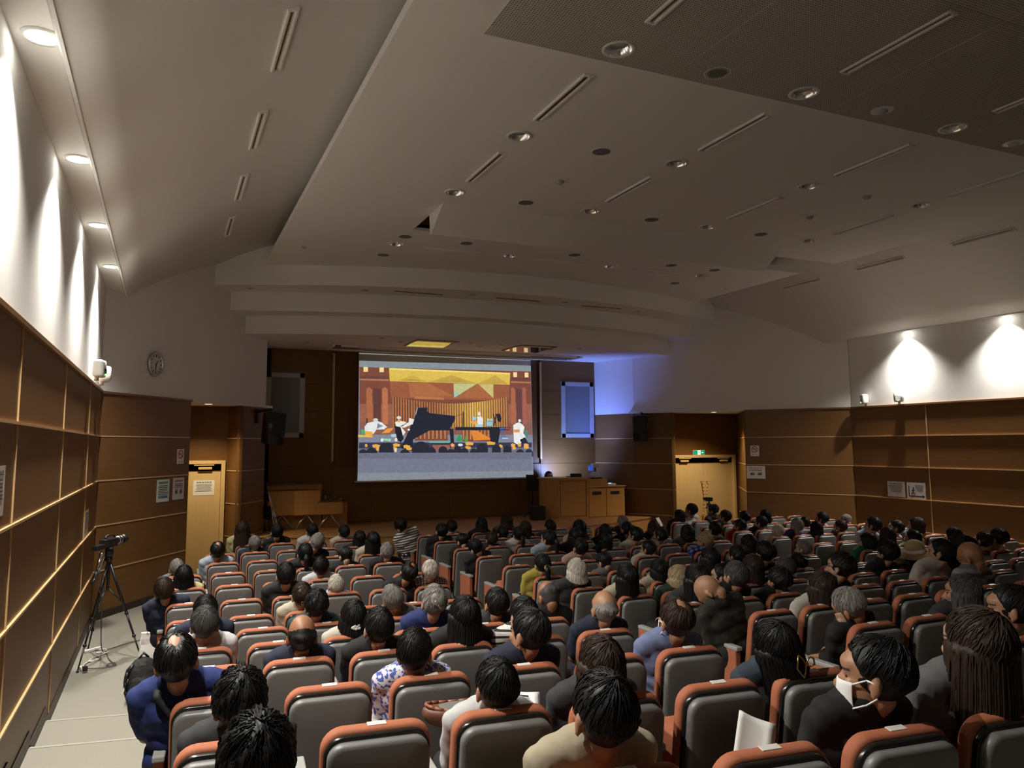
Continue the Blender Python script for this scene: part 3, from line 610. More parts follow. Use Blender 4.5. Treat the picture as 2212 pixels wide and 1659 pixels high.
bm = BM(); box(bm, (-.10, .02, .27), (.10, .10, .13), bev=.01); new_obj('lamp_head', bm, mat('blue_lamp', (.02, .08, .4), .4, emit=(.05, .15, .9), es=.25), t)
bm = BM(); ball(bm, (-.02, -.06, .08), (.15, .08, .10), 14); new_obj('cover_bag', bm, mat('clear_plastic', (.55, .65, .75), .3), t, True)
t = thing('laptop', (9.62, 17.5, Z(-.825)), 'low black laptop on top of the lectern', 'laptop')
bm = BM(); box(bm, (0, 0, .012), (.32, .23, .024), bev=.004); new_obj('base', bm, M['black'], t)
bm = BM(); box(bm, (0, -.10, .055), (.32, .03, .07), bev=.004, ); new_obj('lid', bm, M['black'], t)
t = thing('telephone', (10.72, 17.5, Z(-1.06)), 'small desk set with a blue light on the console', 'phone')
bm = BM(); box(bm, (0, 0, .025), (.2, .18, .05), bev=.01); new_obj('base', bm, M['white'], t)
bm = BM(); capsule(bm, (-.02, .0, .07), (.08, .02, .12), .02, .025, 8); new_obj('handset', bm, M['black'], t, True)
bm = BM(); box(bm, (-.08, -.07, .055), (.08, .03, .012)); new_obj('display', bm, mat('blue_display', (.02, .05, .3), .4, emit=(.2, .35, 1), es=2.0), t)
t = thing('music_stand', (8.62, 17.9, STG), 'black stand in the shadow left of the lectern', 'stand')
bm = BM(); cone(bm, (0, 0, .02), (0, 0, .75), .02, .015, 10); new_obj('pole', bm, M['blackm'], t, True)
bm = BM(); box(bm, (0, 0, .88), (.34, .04, .42), bev=.01); new_obj('desk', bm, M['blackm'], t)
bm = BM()
for a in (0, 2.1, 4.2): cone(bm, (0, 0, .2), (.26*math.cos(a), .26*math.sin(a), .012), .012, .012, 8)
new_obj('tripod_base', bm, M['blackm'], t, True)
bm = BM(); box(bm, (0, 0, .17), (.32, .26, .34), bev=.01); o = new_obj('storage_box', bm, M['blackm']); o.location = (8.5, 17.35, STG); tag(o, 'dark box on the stage floor left of the lectern', 'box')
# ------------------------------------------------------------------ furniture on the left of the stage
t = thing('wooden_cabinet', (0, 0, 0), 'tall wooden cabinet on the left of the stage', 'cabinet')
bm = BM(); box(bm, (2.72, 18.28, (STG+Z(-.87))/2), (1.22, .5, Z(-.87)-STG)); new_obj('body', bm, M['podium'], t)
bm = BM(); box(bm, (2.72, 18.26, Z(-.86)), (1.27, .56, .03)); new_obj('top', bm, M['wood'], t)
t = thing('wooden_cabinet', (0, 0, 0), 'low wooden cabinet beside the tall one, nearer the screen', 'cabinet')
bm = BM(); box(bm, (3.64, 18.28, (STG+Z(-1.3))/2), (.56, .5, Z(-1.3)-STG)); new_obj('body', bm, M['podium'], t)
bm = BM(); box(bm, (3.64, 18.26, Z(-1.29)), (.6, .56, .03)); new_obj('top', bm, M['wood'], t)
for i, (x0, x1) in enumerate(((2.10, 2.72), (2.66, 3.22), (3.16, 3.72))):
    t = thing('folding_table', (0, 0, 0), f'folding table with wooden front and zigzag steel legs, {ORD[i]} from the left', 'table', 'folding tables on the stage')
    y = 17.72-.06*i; xm = (x0+x1)/2; zt = Z(-1.0) if i < 2 else Z(-1.27)
    bm = BM(); box(bm, (xm, y, (Z(-1.53)+zt)/2), (x1-x0, .03, zt-Z(-1.53))); new_obj('front_panel', bm, M['podium'], t)
    bm = BM(); box(bm, (xm, y+.16, zt+.012), (x1-x0, .34, .024)); new_obj('table_top', bm, M['wood'], t)
    for dy in (.0, .1):
        for s in (-1, 1):
            bm = BM(); cone(bm, (xm, y+.03+dy, Z(-1.52)), (xm+s*.26, y+.03+dy, STG), .014, .014, 8); new_obj('leg', bm, M['metal'], t, True)
for i in range(3):
    t = thing('folding_chair', (2.12+.05*i, 17.45+.03*i, STG), f'folded steel chair leaning by the pillar, {ORD[i]} of three', 'chair', 'folded chairs by the pillar'); t.rotation_euler = (0, math.radians(-8-3*i), .3)
    for s in (-1, 1):
        bm = BM(); tube(bm, [(s*.03, -.2*s, .0), (s*.02, -.19*s, .55), (0, -.16*s, .84)], .011, 8); new_obj('frame', bm, M['metal'], t, True)
    bm = BM(); box(bm, (0, 0, .42), (.03, .34, .3), bev=.008); new_obj('seat', bm, M['blackm'], t)
    bm = BM(); box(bm, (0, 0, .75), (.02, .32, .14), bev=.008); new_obj('backrest', bm, M['blackm'], t)
for i, (x, h) in enumerate(((3.44, .14), (3.56, .04), (3.80, .05))):
    bm = BM(); lathe(bm, [(.001, 0), (.04, 0), (.045, h*.6), (.03, h*.8), (.03, h), (.001, h)], 16); o = new_obj('glass_bottle', bm, mat('dull_glass', (.25, .25, .24), .2), None, True); o.location = (x, 18.2, Z(-1.275)); tag(o, f'small glass on the low cabinet, {ORD[i]} from the left', 'glass')
# ------------------------------------------------------------------ loudspeakers
def speaker(x, y, z, rz, lb, armto):
    t = thing('loudspeaker', (x, y, z), lb, 'speaker', rz=rz)
    bm = BM(); r = bmesh.ops.create_cube(bm, size=1); bmesh.ops.scale(bm, verts=r['verts'], vec=(.40, .38, .66))
    for v in r['verts']:
        if v.co.y > 0: v.co.x *= .62
        if v.co.z < 0: v.co.y -= .02
    bmesh.ops.bevel(bm, geom=bm.edges[:], offset=.03, segments=3, affect='EDGES'); bmesh.ops.rotate(bm, verts=bm.verts[:], cent=(0, 0, 0), matrix=Matrix.Rotation(math.radians(6), 3, 'X'))
    new_obj('cabinet', bm, M['black'], t, True)
    bm = BM(); box(bm, (0, -.19, .0), (.34, .03, .58), Matrix.Rotation(math.radians(6), 3, 'X'), bev=.01); new_obj('grille', bm, M['blackm'], t)
    bm = BM(); a = Vector((0, .05, .36)); inv = Matrix.Rotation(-rz, 3, 'Z'); b = inv @ (Vector(armto)-Vector((x, y, z)))
    cone(bm, a-Vector((0, 0, .05)), a+Vector((0, 0, .05)), .022, .022, 10); cone(bm, a+Vector((0, 0, .03)), b, .024, .032, 10); box(bm, b+Vector((0, 0, -.09)), (.06, .06, .30), bev=.01); new_obj('wall_bracket', bm, M['black'], t, True)
p = onsp(1.72); speaker(2.0, 16.45, Z(.365), math.radians(34), 'black loudspeaker on a bracket beside the left door recess', (p[0]+.03, p[1]-.02, Z(.71)))
p = mir(onsp(1.80)); speaker(p[0]-.24, p[1]-.21, Z(.42), math.radians(-42), 'black loudspeaker on the pillar left of the right-hand double doors', (p[0]-.03, p[1]-.02, Z(.77)))
# ------------------------------------------------------------------ clock
SPR = math.atan2(DSP.y, DSP.x)                                      # plan direction of the left splay
def onwall(nm, q, x, z, lb, cat, off=.004):
    """an empty on a splay wall: local x runs to the right as one looks at the wall, -y into the room"""
    p = onsp(x); p = q(p); n = Vector((DSP.y, -DSP.x)) if q((0, 0))[0] == 0 else Vector((-DSP.y, -DSP.x))
    t = thing(nm, (p[0]+n.x*off, p[1]+n.y*off, z), lb, cat); t.rotation_euler = (0, 0, math.atan2(n.x, -n.y)); return t
ID = lambda p: p
t = onwall('wall_clock', ID, -.21, Z(1.345), 'round silver-rimmed wall clock on the white left front wall', 'clock')
RX = Matrix.Rotation(math.pi/2, 4, 'X')
bm = BM(); lathe(bm, [(.165, .0), (.20, .0), (.205, .03), (.19, .055), (.168, .04), (.165, .02)], 40); bmesh.ops.transform(bm, matrix=RX, verts=bm.verts[:]); new_obj('rim', bm, M['metal'], t, True)
bm = BM(); lathe(bm, [(.001, .02), (.168, .02)], 40); bmesh.ops.transform(bm, matrix=RX, verts=bm.verts[:]); new_obj('face', bm, M['paper'], t)
bm = BM()
for k in range(12):
    a = k*math.pi/6; box(bm, (.135*math.sin(a), -.024, .135*math.cos(a)), (.012, .004, .03 if k % 3 else .04), Matrix.Rotation(a, 3, 'Y'))
new_obj('hour_marks', bm, M['ink'], t)
for nm, a, ln in (('hour_hand', math.radians(38), .08), ('minute_hand', math.radians(186), .12)):
    bm = BM(); cone(bm, (0, -.028, 0), (ln*math.sin(a), -.028, ln*math.cos(a)), .008, .004, 6); new_obj(nm, bm, M['ink'], t)
# ------------------------------------------------------------------ notices
def lines(bm, x0, x1, zs, th, rn, y=-.0035):
    for z in zs: box(bm, ((x0+x1)/2-(1-rn.random()*.9)*.0, y, z), ((x1-x0)*(.75+.25*rn.random()), .001, th))
def glyphs(bm, x0, x1, z, h, n, rn, y=-.0035):
    w_ = (x1-x0)/n
    for i in range(n):                                              # square characters built of strokes
        cx = x0+w_*(i+.5)
        for k in range(3): box(bm, (cx, y, z+h*(.32-.32*k)), (w_*.75, .001, h*.12))
        box(bm, (cx+(rn.random()-.5)*w_*.4, y, z), (w_*.12, .001, h*.9))
def sheet(t, wd, ht, m): bm = BM(); box(bm, (0, -.001, 0), (wd, .002, ht)); return new_obj('sheet', bm, m, t)
def no_smoking(t, wd, ht):
    sheet(t, wd, ht, M['paper']); R_ = wd*.36; zc = ht*.14
    bm = BM(); lathe(bm, [(R_*.76, .003), (R_, .003), (R_, .0045), (R_*.76, .0045), (R_*.76, .003)], 28); bmesh.ops.transform(bm, matrix=Matrix.Translation((0, 0, zc)) @ RX, verts=bm.verts[:])
    box(bm, (0, -.0042, zc), (R_*1.7, .001, R_*.2), Matrix.Rotation(math.radians(45), 3, 'Y')); new_obj('red_ring', bm, M['red'], t)
    bm = BM(); box(bm, (-.01, -.0034, zc), (R_*1.0, .001, R_*.16)); box(bm, (R_*.35, -.0034, zc+R_*.3), (R_*.1, .001, R_*.3)); new_obj('cigarette', bm, M['ink'], t)
    bm = BM(); rn = random.Random(1)
    for s in (-1, 1):                                               # 禁煙
        cx, cz, u = s*wd*.19, -ht*.36, wd*.11
        for dx, dz, w_, h_ in ((0, .55, 1.6, .16), (-.4, .35, .16, .7), (.4, .35, .16, .7), (0, -.1, 1.5, .15), (0, -.4, 1.7, .15), (0, -.75, .16, .6), (-.5, -.8, .16, .35), (.5, -.8, .16, .35)): box(bm, (cx+dx*u*.8, -.0034, cz+dz*u*.8), (w_*u*.75, .001, h_*u*.75))
    new_obj('characters', bm, M['ink'], t)
no_smoking(onwall('no_smoking_sign', ID, .245, Z(-.175), 'white no smoking sign with a red ring on the left front wall', 'sign'), .21, .255)
no_smoking(onwall('no_smoking_sign', mir, 2*MID-12.99, Z(-.17), 'white no smoking sign with a red ring on the right front wall', 'sign'), .21, .255)
def notice(t, wd, ht, m, title, n, rows, pics=False, blue=False, seed=1):
    rn = random.Random(seed); sheet(t, wd, ht, m); bm = BM(); glyphs(bm, -wd*.36, wd*.36, ht*.36, ht*.1, n, rn); new_obj('title', bm, title, t)
    bm = BM(); lines(bm, -wd*.42, wd*.42, [ht*(.22-.075*i) for i in range(rows)], ht*.022, rn); new_obj('text_lines', bm, M['ink'], t)
    if pics:
        bm = BM()
        for s in (-1, 1):
            cx = s*wd*.2; box(bm, (cx, -.0032, -ht*.16), (wd*.2, .001, ht*.13)); box(bm, (cx-.01, -.0032, -ht*.07), (wd*.08, .001, ht*.1)); box(bm, (cx+wd*.09, -.0032, -ht*.1), (wd*.05, .001, ht*.2))
        new_obj('pictures', bm, M['cap'], t)
    if blue:
        bm = BM(); box(bm, (wd*.12, -.0032, -ht*.28), (wd*.5, .001, ht*.1)); box(bm, (-wd*.28, -.0032, -ht*.28), (wd*.16, .001, ht*.06)); new_obj('blue_line', bm, M['blueink'], t)
green_paper = mat('green_tinted_paper', (.58, .66, .58), .6)
notice(onwall('paper_notice', ID, -.01, Z(-.735), 'greenish paper notice on the left front wall, left of the pair', 'notice'), .36, .37, green_paper, M['ink'], 6, 8, blue=True, seed=2)
notice(onwall('paper_notice', ID, .232, Z(-.725), 'pinkish paper notice with two pictures beside the left door recess', 'notice'), .34, .37, mat('pink_paper', (.60, .54, .54), .6), M['red'], 8, 3, pics=True, seed=3)
notice(onwall('paper_notice', mir, 2*MID-12.995, Z(-.68), 'white notice with red heading below the right no smoking sign', 'notice'), .44, .30, M['paper'], M['red'], 8, 2, pics=True, seed=4)
t = thing('door_notice', (.745, YD+.006, Z(-.835)), 'white printed notice taped to the left door', 'notice'); notice(t, .40, .30, M['paper'], M['ink'], 6, 7, seed=5)
def onside(nm, x, y, z, lb, cat):
    t = thing(nm, (x, y, z), lb, cat); t.rotation_euler = (0, 0, math.pi/2 if x < 5 else -math.pi/2); return t
t = onside('laminated_notice', XL+.003, 11.25, Z(-.97), 'shiny laminated notice low on the left wall behind the camera tripod', 'notice'); notice(t, .46, .33, M['paperdim'], M['ink'], 5, 6, seed=6)
t = onside('laminated_notice', XL+.003, 5.33, Z(-.26), 'laminated notice cut by the left edge of the picture', 'notice'); notice(t, .40, .30, M['paperdim'], M['ink'], 5, 6, seed=7)
t = onside('laminated_notice', XR-.003, 11.70, Z(-.965), 'shiny laminated notice on the right wall, left of the arrow poster', 'notice'); notice(t, .42, .32, M['paperdim'], M['ink'], 5, 6, seed=8)
t = onside('arrow_poster', XR-.003, 11.225, Z(-.975), 'laminated poster with a black arrow and running figure on the right wall', 'notice'); sheet(t, .43, .33, M['paperdim'])
bm = BM(); box(bm, (-.165, -.003, -.01), (.022, .001, .22)); box(bm, (.0, -.003, -.115), (.33, .001, .022)); quad(bm, (.14, -.003, -.15), (.20, -.003, -.115), (.14, -.003, -.08)); new_obj('arrow', bm, M['ink'], t)
bm = BM(); ball(bm, (-.06, -.003, .05), (.018, .001, .018), 8)
for a, b in (((-.06, .03), (-.065, -.03)), ((-.06, .02), (-.02, .0)), ((-.06, .02), (-.10, -.01)), ((-.065, -.03), (-.03, -.08)), ((-.065, -.03), (-.11, -.07))): cone(bm, (a[0], -.003, a[1]), (b[0], -.003, b[1]), .010, .010, 6)
new_obj('running_figure', bm, M['ink'], t)
bm = BM(); glyphs(bm, -.02, .17, .10, .04, 5, random.Random(9)); lines(bm, .0, .17, [.05, .02], .008, random.Random(2)); new_obj('characters', bm, M['ink'], t)
# ------------------------------------------------------------------ white sensor boxes on the wall ledges
def sensor(x, y, rz, lb):
    t = thing('wall_sensor', (x, y, ZW+.012), lb, 'sensor'); t.rotation_euler = (0, 0, rz)
    bm = BM(); cone(bm, (0, 0, 0), (0, 0, .05), .03, .025, 10); new_obj('foot', bm, M['white'], t, True)
    bm = BM(); box(bm, (0, -.03, .15), (.19, .13, .22), bev=.035); new_obj('housing', bm, M['white'], t, True)
    bm = BM(); prism(bm, [(-.05, -.102), (.05, -.102), (.05, -.094), (-.05, -.094)], .07, .15); new_obj('window', bm, M['smoke'], t)
    bm = BM(); ball(bm, (0, -.104, .075), .012, 8); new_obj('indicator', bm, M['led'], t)
sensor(XR-.07, 12.3, math.radians(-120), 'white sensor box with green light turned to the stage, on the right ledge')
sensor(XR-.07, 11.45, math.radians(-62), 'white sensor box with green light facing the seats, on the right ledge')
sensor(XL+.07, 10.8, math.radians(80), 'larger white sensor box on the left ledge, nearer the camera')
sensor(XL+.07, 11.6, math.radians(120), 'white sensor box on the left ledge, next to the corner')
# ------------------------------------------------------------------ video camera on its tripod in the left aisle
def tripod(root, feet, apex, mid=.55, r=.013):
    for f in feet:
        f, a = Vector(f), Vector(apex); k = a.lerp(f, mid); k2 = a.lerp(f, .78)
        bm = BM(); cone(bm, a, k, r*1.35, r*1.25, 10); cone(bm, k, k2, r, r*.95, 10); cone(bm, k2, f, r*.75, r*.7, 10)
        for p in (k, k2): ball(bm, p, r*1.7, 8)
        ball(bm, f, r*1.2, 8); new_obj('leg', bm, M['black'], root, True)
AP = Vector((-.56, 10.42, 1.17))
t = thing('tripod', (0, 0, 0), 'black tripod standing in the left aisle by the wall', 'tripod')
feet = [(-.17, 10.37, .012), (-.80, 10.02, .012), (-.78, 11.05, .012)]
tripod(t, feet, AP)
bm = BM(); cone(bm, AP+Vector((0, 0, -.36)), AP+Vector((0, 0, .10)), .017, .017, 10); new_obj('centre_column', bm, M['black'], t, True)
bm = BM(); box(bm, AP+Vector((0, 0, .075)), (.09, .11, .09), bev=.012); box(bm, AP+Vector((0, 0, .13)), (.08, .15, .025), bev=.006); ball(bm, AP, .045, 10); new_obj('pan_head', bm, M['black'], t, True)
bm = BM(); cone(bm, AP+Vector((-.02, -.02, .07)), AP+Vector((-.13, -.34, -.20)), .010, .010, 8); cone(bm, AP+Vector((-.105, -.27, -.14)), AP+Vector((-.14, -.36, -.22)), .018, .018, 8); new_obj('pan_handle', bm, M['black'], t, True)
for f in feet[:2]:
    bm = BM(); f = Vector(f); cone(bm, AP+Vector((0, 0, -.33)), AP.lerp(f, .45), .007, .007, 6); new_obj('brace', bm, M['black'], t, True)
t = thing('video_camera', (AP.x, AP.y, AP.z+.145), 'black video camera mounted on the left aisle tripod', 'camera', rz=math.radians(-28))
bm = BM(); box(bm, (0, -.02, .05), (.085, .26, .10), bev=.012); new_obj('body', bm, M['black'], t)
bm = BM(); cone(bm, (0, .10, .06), (0, .26, .06), .048, .044, 18); cone(bm, (0, .25, .06), (0, .30, .06), .056, .058, 18); new_obj('lens', bm, M['black'], t, True)
bm = BM(); cone(bm, (0, .14, .06), (0, .155, .06), .0505, .0505, 18); cone(bm, (0, .20, .06), (0, .21, .06), .048, .048, 18); new_obj('lens_ring', bm, M['metal'], t, True)
bm = BM(); box(bm, (0, -.22, .02), (.075, .16, .06), bev=.01); new_obj('battery', bm, M['black'], t)
bm = BM(); tube(bm, [(0, -.10, .10), (0, -.07, .135), (0, .06, .135), (0, .10, .11)], .010, 8); new_obj('top_handle', bm, M['black'], t, True)
t = thing('microphone', (-.70, 10.22, .93), 'silver-headed microphone clipped upright to the left tripod', 'microphone'); t.rotation_euler = (math.radians(-6), math.radians(12), 0)
bm = BM(); ball(bm, (0, 0, .33), (.026, .026, .034), 14); new_obj('mesh_head', bm, M['metal'], t, True)
bm = BM(); cone(bm, (0, 0, .30), (0, 0, .14), .022, .014, 14); new_obj('handle', bm, M['metal'], t, True)
bm = BM(); cone(bm, (0, 0, .15), (0, 0, .0), .018, .016, 12); new_obj('clip', bm, M['black'], t, True)
def cable(pts, r, m, lb, nm='cable'):
    cu = bpy.data.curves.new(nm, 'CURVE'); cu.dimensions = '3D'; cu.bevel_depth = r; cu.bevel_resolution = 2; sp = cu.splines.new('NURBS'); sp.points.add(len(pts)-1)
    for i, p in enumerate(pts): sp.points[i].co = (*p, 1)
    sp.use_endpoint_u = True; sp.order_u = 3; tmp = bpy.data.objects.new(nm, cu); COL.objects.link(tmp); dg = bpy.context.evaluated_depsgraph_get()
    me = bpy.data.meshes.new_from_object(tmp.evaluated_get(dg)); bpy.data.objects.remove(tmp); o = mesh_obj(nm, me, m, None, True)
    return tag(o, lb, 'cable')
gc = mat('grey_cable', (.10, .095, .09), .5); wc = mat('white_cable', (.66, .65, .60), .5)
cable([(-.60, 10.25, 1.22), (-.68, 10.15, .95), (-.60, 10.3, .75), (-.62, 10.6, .3), (-.62, 10.85, .012), (-.55, 10.75, .012), (-.52, 10.45, .012), (-.44, 10.2, .012), (-.47, 10.1, .012), (-.54, 10.18, .012), (-.45, 10.26, .02), (-.41, 10.12, .012), (-.6, 10.05, .012), (-.72, 10.06, .03)], .006, gc, 'dark cable hanging from the tripod to the floor power strip')
cable([(-.62, 10.9, .01), (-.5, 11.0, .01), (-.38, 11.15, .01), (-.2, 11.3, .01), (.02, 11.5, .01), (.2, 11.9, .01)], .005, gc, 'dark cable running from the tripod across the aisle floor')
cable([(-.75, 10.95, .02), (-.60, 11.0, .012), (-.55, 10.88, .012), (-.70, 10.82, .012), (-.58, 10.75, .016), (-.52, 10.82, .012), (-.68, 10.6, .012), (-.74, 10.42, .014), (-.66, 10.4, .02), (-.60, 10.5, .014), (-.70, 10.5, .012), (-.77, 10.3, .012), (-.77, 10.15, .02)], .007, wc, 'white cable coiled on the floor under the tripod')
def strip(loc, rz, lb, plug):
    t = thing('power_strip', loc, lb, 'power strip', rz=rz)
    bm = BM(); box(bm, (0, 0, .018), (.05, .22, .032), bev=.006); new_obj('body', bm, M['white'], t)
    if plug: bm = BM(); box(bm, (0, -.10, .045), (.05, .055, .05), bev=.008); new_obj('plug', bm, M['black'], t)
strip((-.75, 10.08, .0), .25, 'white power strip with a black plug on the aisle floor', True)
strip((-.72, 10.98, .0), -.9, 'white power strip lying beside the far tripod foot', False)
# bags in the aisle
t = thing('paper_bag', (-.06, 10.25, 0), 'white paper carrier bag standing in the left aisle', 'bag', rz=.15)
bm = BM(); r = bmesh.ops.create_cube(bm, size=1); bmesh.ops.subdivide_edges(bm, edges=bm.edges[:], cuts=4, use_grid_fill=True)
for v in bm.verts:
    v.co = Vector((v.co.x*.26*(1-.12*(v.co.z+.5)), v.co.y*.12*(1-.35*(v.co.z+.5)), (v.co.z+.5)*.32)); v.co += Vector([rng.uniform(-.008, .008) for _ in range(3)])*(v.co.z > .01)
new_obj('bag_body', bm, M['paper'], t)
for s in (-1, 1):
    bm = BM(); tube(bm, [(-.06, s*.04, .31), (-.04, s*.06, .40), (.04, s*.06, .40), (.06, s*.04, .31)], .004, 6); new_obj('handle', bm, gc, t, True)
t = thing('backpack', (-.12, 8.72, 0), 'black backpack slumped on the left aisle floor', 'backpack', rz=.3)
bm = BM(); ball(bm, (0, 0, .2), (.17, .13, .21), 18); ball(bm, (-.02, -.07, .15), (.13, .09, .13), 14); ball(bm, (.05, 0, .12), (.15, .13, .12), 14)
for v in bm.verts:
    v.co += Vector([rng.uniform(-.006, .006) for _ in range(3)]); v.co.z = max(v.co.z, .0)
new_obj('bag_body', bm, M['blackm'], t)
bm = BM(); tube(bm, [(-.10, -.04, .36), (-.155, -.05, .30), (-.175, -.05, .21), (-.17, -.04, .12), (-.14, -.03, .03)], .016, 8); new_obj('shoulder_strap', bm, M['black'], t, True)
bm = BM(); tube(bm, [(-.04, 0, .40), (.0, 0, .45), (.05, 0, .40)], .01, 8); new_obj('top_handle', bm, M['black'], t, True)
bm = BM(); box(bm, (-.175, -.05, .17), (.012, .012, .14), Matrix.Rotation(.3, 3, 'Y')); new_obj('pale_tab', bm, M['paper'], t)
# camcorder on a tripod by the right-hand doors
t = thing('tripod', (0, 0, 0), 'small black tripod standing before the right-hand double doors', 'tripod')
a = Vector((11.33, 14.3, .97)); tripod(t, [(10.98, 14.2, .01), (11.48, 13.95, .01), (11.55, 14.6, .01)], a, .5, .016)
bm = BM(); cone(bm, a+Vector((0, 0, -.2)), a+Vector((0, 0, .24)), .02, .02, 10); box(bm, a+Vector((0, 0, .16)), (.07, .07, .08), bev=.01); new_obj('centre_column', bm, M['black'], t, True)
bm = BM(); cone(bm, a+Vector((0, 0, .18)), a+Vector((-.16, -.10, .10)), .012, .016, 8); new_obj('pan_handle', bm, M['black'], t, True)
t = thing('camcorder', (a.x, a.y, a.z+.24), 'small camcorder on the tripod by the right-hand doors', 'camera', rz=.5)
bm = BM(); box(bm, (0, 0, .045), (.08, .16, .09), bev=.012); new_obj('body', bm, M['black'], t)
bm = BM(); cone(bm, (0, .07, .05), (0, .13, .05), .034, .034, 14); new_obj('lens', bm, M['black'], t, True)
bm = BM(); box(bm, (.075, -.01, .05), (.07, .012, .05)); new_obj('flip_screen', bm, M['black'], t)
bm = BM(); box(bm, (0, -.0, .092), (.05, .10, .006)); new_obj('top_plate', bm, M['metal'], t)
# ------------------------------------------------------------------ auditorium seats
def rrect(wd, z0, z1, rt, rb, n=6):
    """rounded rectangle outline in (x, z), counter-clockwise"""
    pts = []
    for cx, cz, r, a0 in ((wd/2-rb, z0+rb, rb, -90), (wd/2-rt, z1-rt, rt, 0), (-wd/2+rt, z1-rt, rt, 90), (-wd/2+rb, z0+rb, rb, 180)):
        for i in range(n+1):
            a = math.radians(a0+90*i/n); pts.append((cx+r*math.cos(a), cz+r*math.sin(a)))
    return pts
def padded(bm, wd, z0, z1, rt, rb, ya, yb, soft, crown=.0):
    """a slab between depths ya (rear) and yb (front) with softened edges; crown bulges the rear face"""
    secs = []
    for k, (y, ins) in enumerate(((ya, soft), (ya+(yb-ya)*.06, soft*.45), (ya+(yb-ya)*.22, 0), (ya+(yb-ya)*.78, 0), (ya+(yb-ya)*.94, soft*.45), (yb, soft))):
        secs.append([bm.verts.new((x, y, z)) for x, z in rrect(wd-2*ins, z0+ins, z1-ins, max(.01, rt-ins*.5), max(.008, rb-ins*.5))])
    n = len(secs[0])
    for a, b in zip(secs, secs[1:]):
        for i in range(n): bm.faces.new((a[i], b[i], b[(i+1) % n], a[(i+1) % n]))
    for s, rev in ((secs[0], False), (secs[-1], True)):
        c = sum((v.co for v in s), Vector())/n
        inner = [bm.verts.new(c+(v.co-c)*.55+Vector((0, (crown if rev else -crown), 0))) for v in s]
        for i in range(n):
            q = (s[i], s[(i+1) % n], inner[(i+1) % n], inner[i]); bm.faces.new(q[::-1] if rev else q)
        bm.faces.new(inner[::-1] if rev else inner)
    bmesh.ops.recalc_face_normals(bm, faces=bm.faces[:])
RECL = Matrix.Rotation(math.radians(9), 4, 'X')
PIV = Matrix.Translation((0, 0, .88))
def recline(bm): bmesh.ops.transform(bm, matrix=PIV @ RECL @ PIV.inverted(), verts=bm.verts[:])
SEATM = {}
def seat_meshes():
    def keep(nm, bm, m, smooth=True):
        me = bpy.data.meshes.new(nm); bm.normal_update(); bm.to_mesh(me); bm.free(); me.materials.append(m)
        if smooth:
            for p in me.polygons: p.use_smooth = True
        SEATM[nm] = me
    bm = BM(); padded(bm, .394, .13, .856, .062, .05, -.052, -.004, .018, .006); recline(bm); keep('back_shell', bm, M['seatgrey'])
    bm = BM(); padded(bm, .414, .11, .872, .076, .05, -.014, .014, .007); recline(bm); keep('edge_trim', bm, M['seattrim'])
    bm = BM(); padded(bm, .432, .36, .884, .084, .04, .010, .070, .014, .008); recline(bm); keep('back_cushion', bm, M['seatorange'])
    bm = BM(); box(bm, (0, .045, .884), (.075, .030, .006), bev=.002); recline(bm); keep('number_plate', bm, M['plate'], False)
    bm = BM(); q = bmesh.ops.create_cube(bm, size=1); bmesh.ops.scale(bm, verts=q['verts'], vec=(.44, .42, .10)); bmesh.ops.bevel(bm, geom=bm.edges[:], offset=.035, segments=3, affect='EDGES'); b2 = bm.copy()
    bmesh.ops.translate(bm, verts=bm.verts[:], vec=(0, .42, .345)); keep('seat_down', bm, M['seatorange'])
    bmesh.ops.rotate(b2, verts=b2.verts[:], cent=(0, 0, 0), matrix=Matrix.Rotation(math.radians(72), 3, 'X')); bmesh.ops.scale(b2, verts=b2.verts[:], vec=(.92, 1, 1)); bmesh.ops.translate(b2, verts=b2.verts[:], vec=(0, .29, .45)); keep('seat_up', b2, M['seatorange'])
    for nm, s in (('L', -1), ('R', 1)):
        bm = BM(); box(bm, (s*.263, .34, .34), (.050, .40, .50), bev=.008); keep('side_panel'+nm, bm, M['seatorange'], False)
        bm = BM(); box(bm, (s*.263, .33, .605), (.058, .42, .032), bev=.008); keep('armrest'+nm, bm, M['seatpad'], False)
        bm = BM(); box(bm, (s*.263, .34, .05), (.05, .34, .10), bev=.004); box(bm, (s*.263, .34, .008), (.09, .40, .016)); keep('foot'+nm, bm, M['seattrim'], False)
seat_meshes()
XB = {'L': .80, 'C': 4.40, 'R': 9.87}
BN = {'L': 'left', 'C': 'centre', 'R': 'right'}
def seat_pos(b, k, j):
    X = XB[b]+.522*k; Y = Yj(j); s = 0
    if b == 'L': s = .01+.075*j/11; Y += s*(2.9-X)
    return X, Y, FZ(j), -math.atan(s)
def first_k(b, j): return (1 if j == 0 else (0 if j < 3 else -1)) if b == 'L' else 0
CAMM = sc.camera.matrix_world.inverted()
def pix(x, y, z):
    p = CAMM @ Vector((x, y, z))
    if p.z > -.3: return None
    return 1091.25+1661*p.x/-p.z, 790.59-1661*p.y/-p.z
def child(nm, me, parent):
    o = bpy.data.objects.new(nm, me); COL.objects.link(o); o.parent = parent; return o
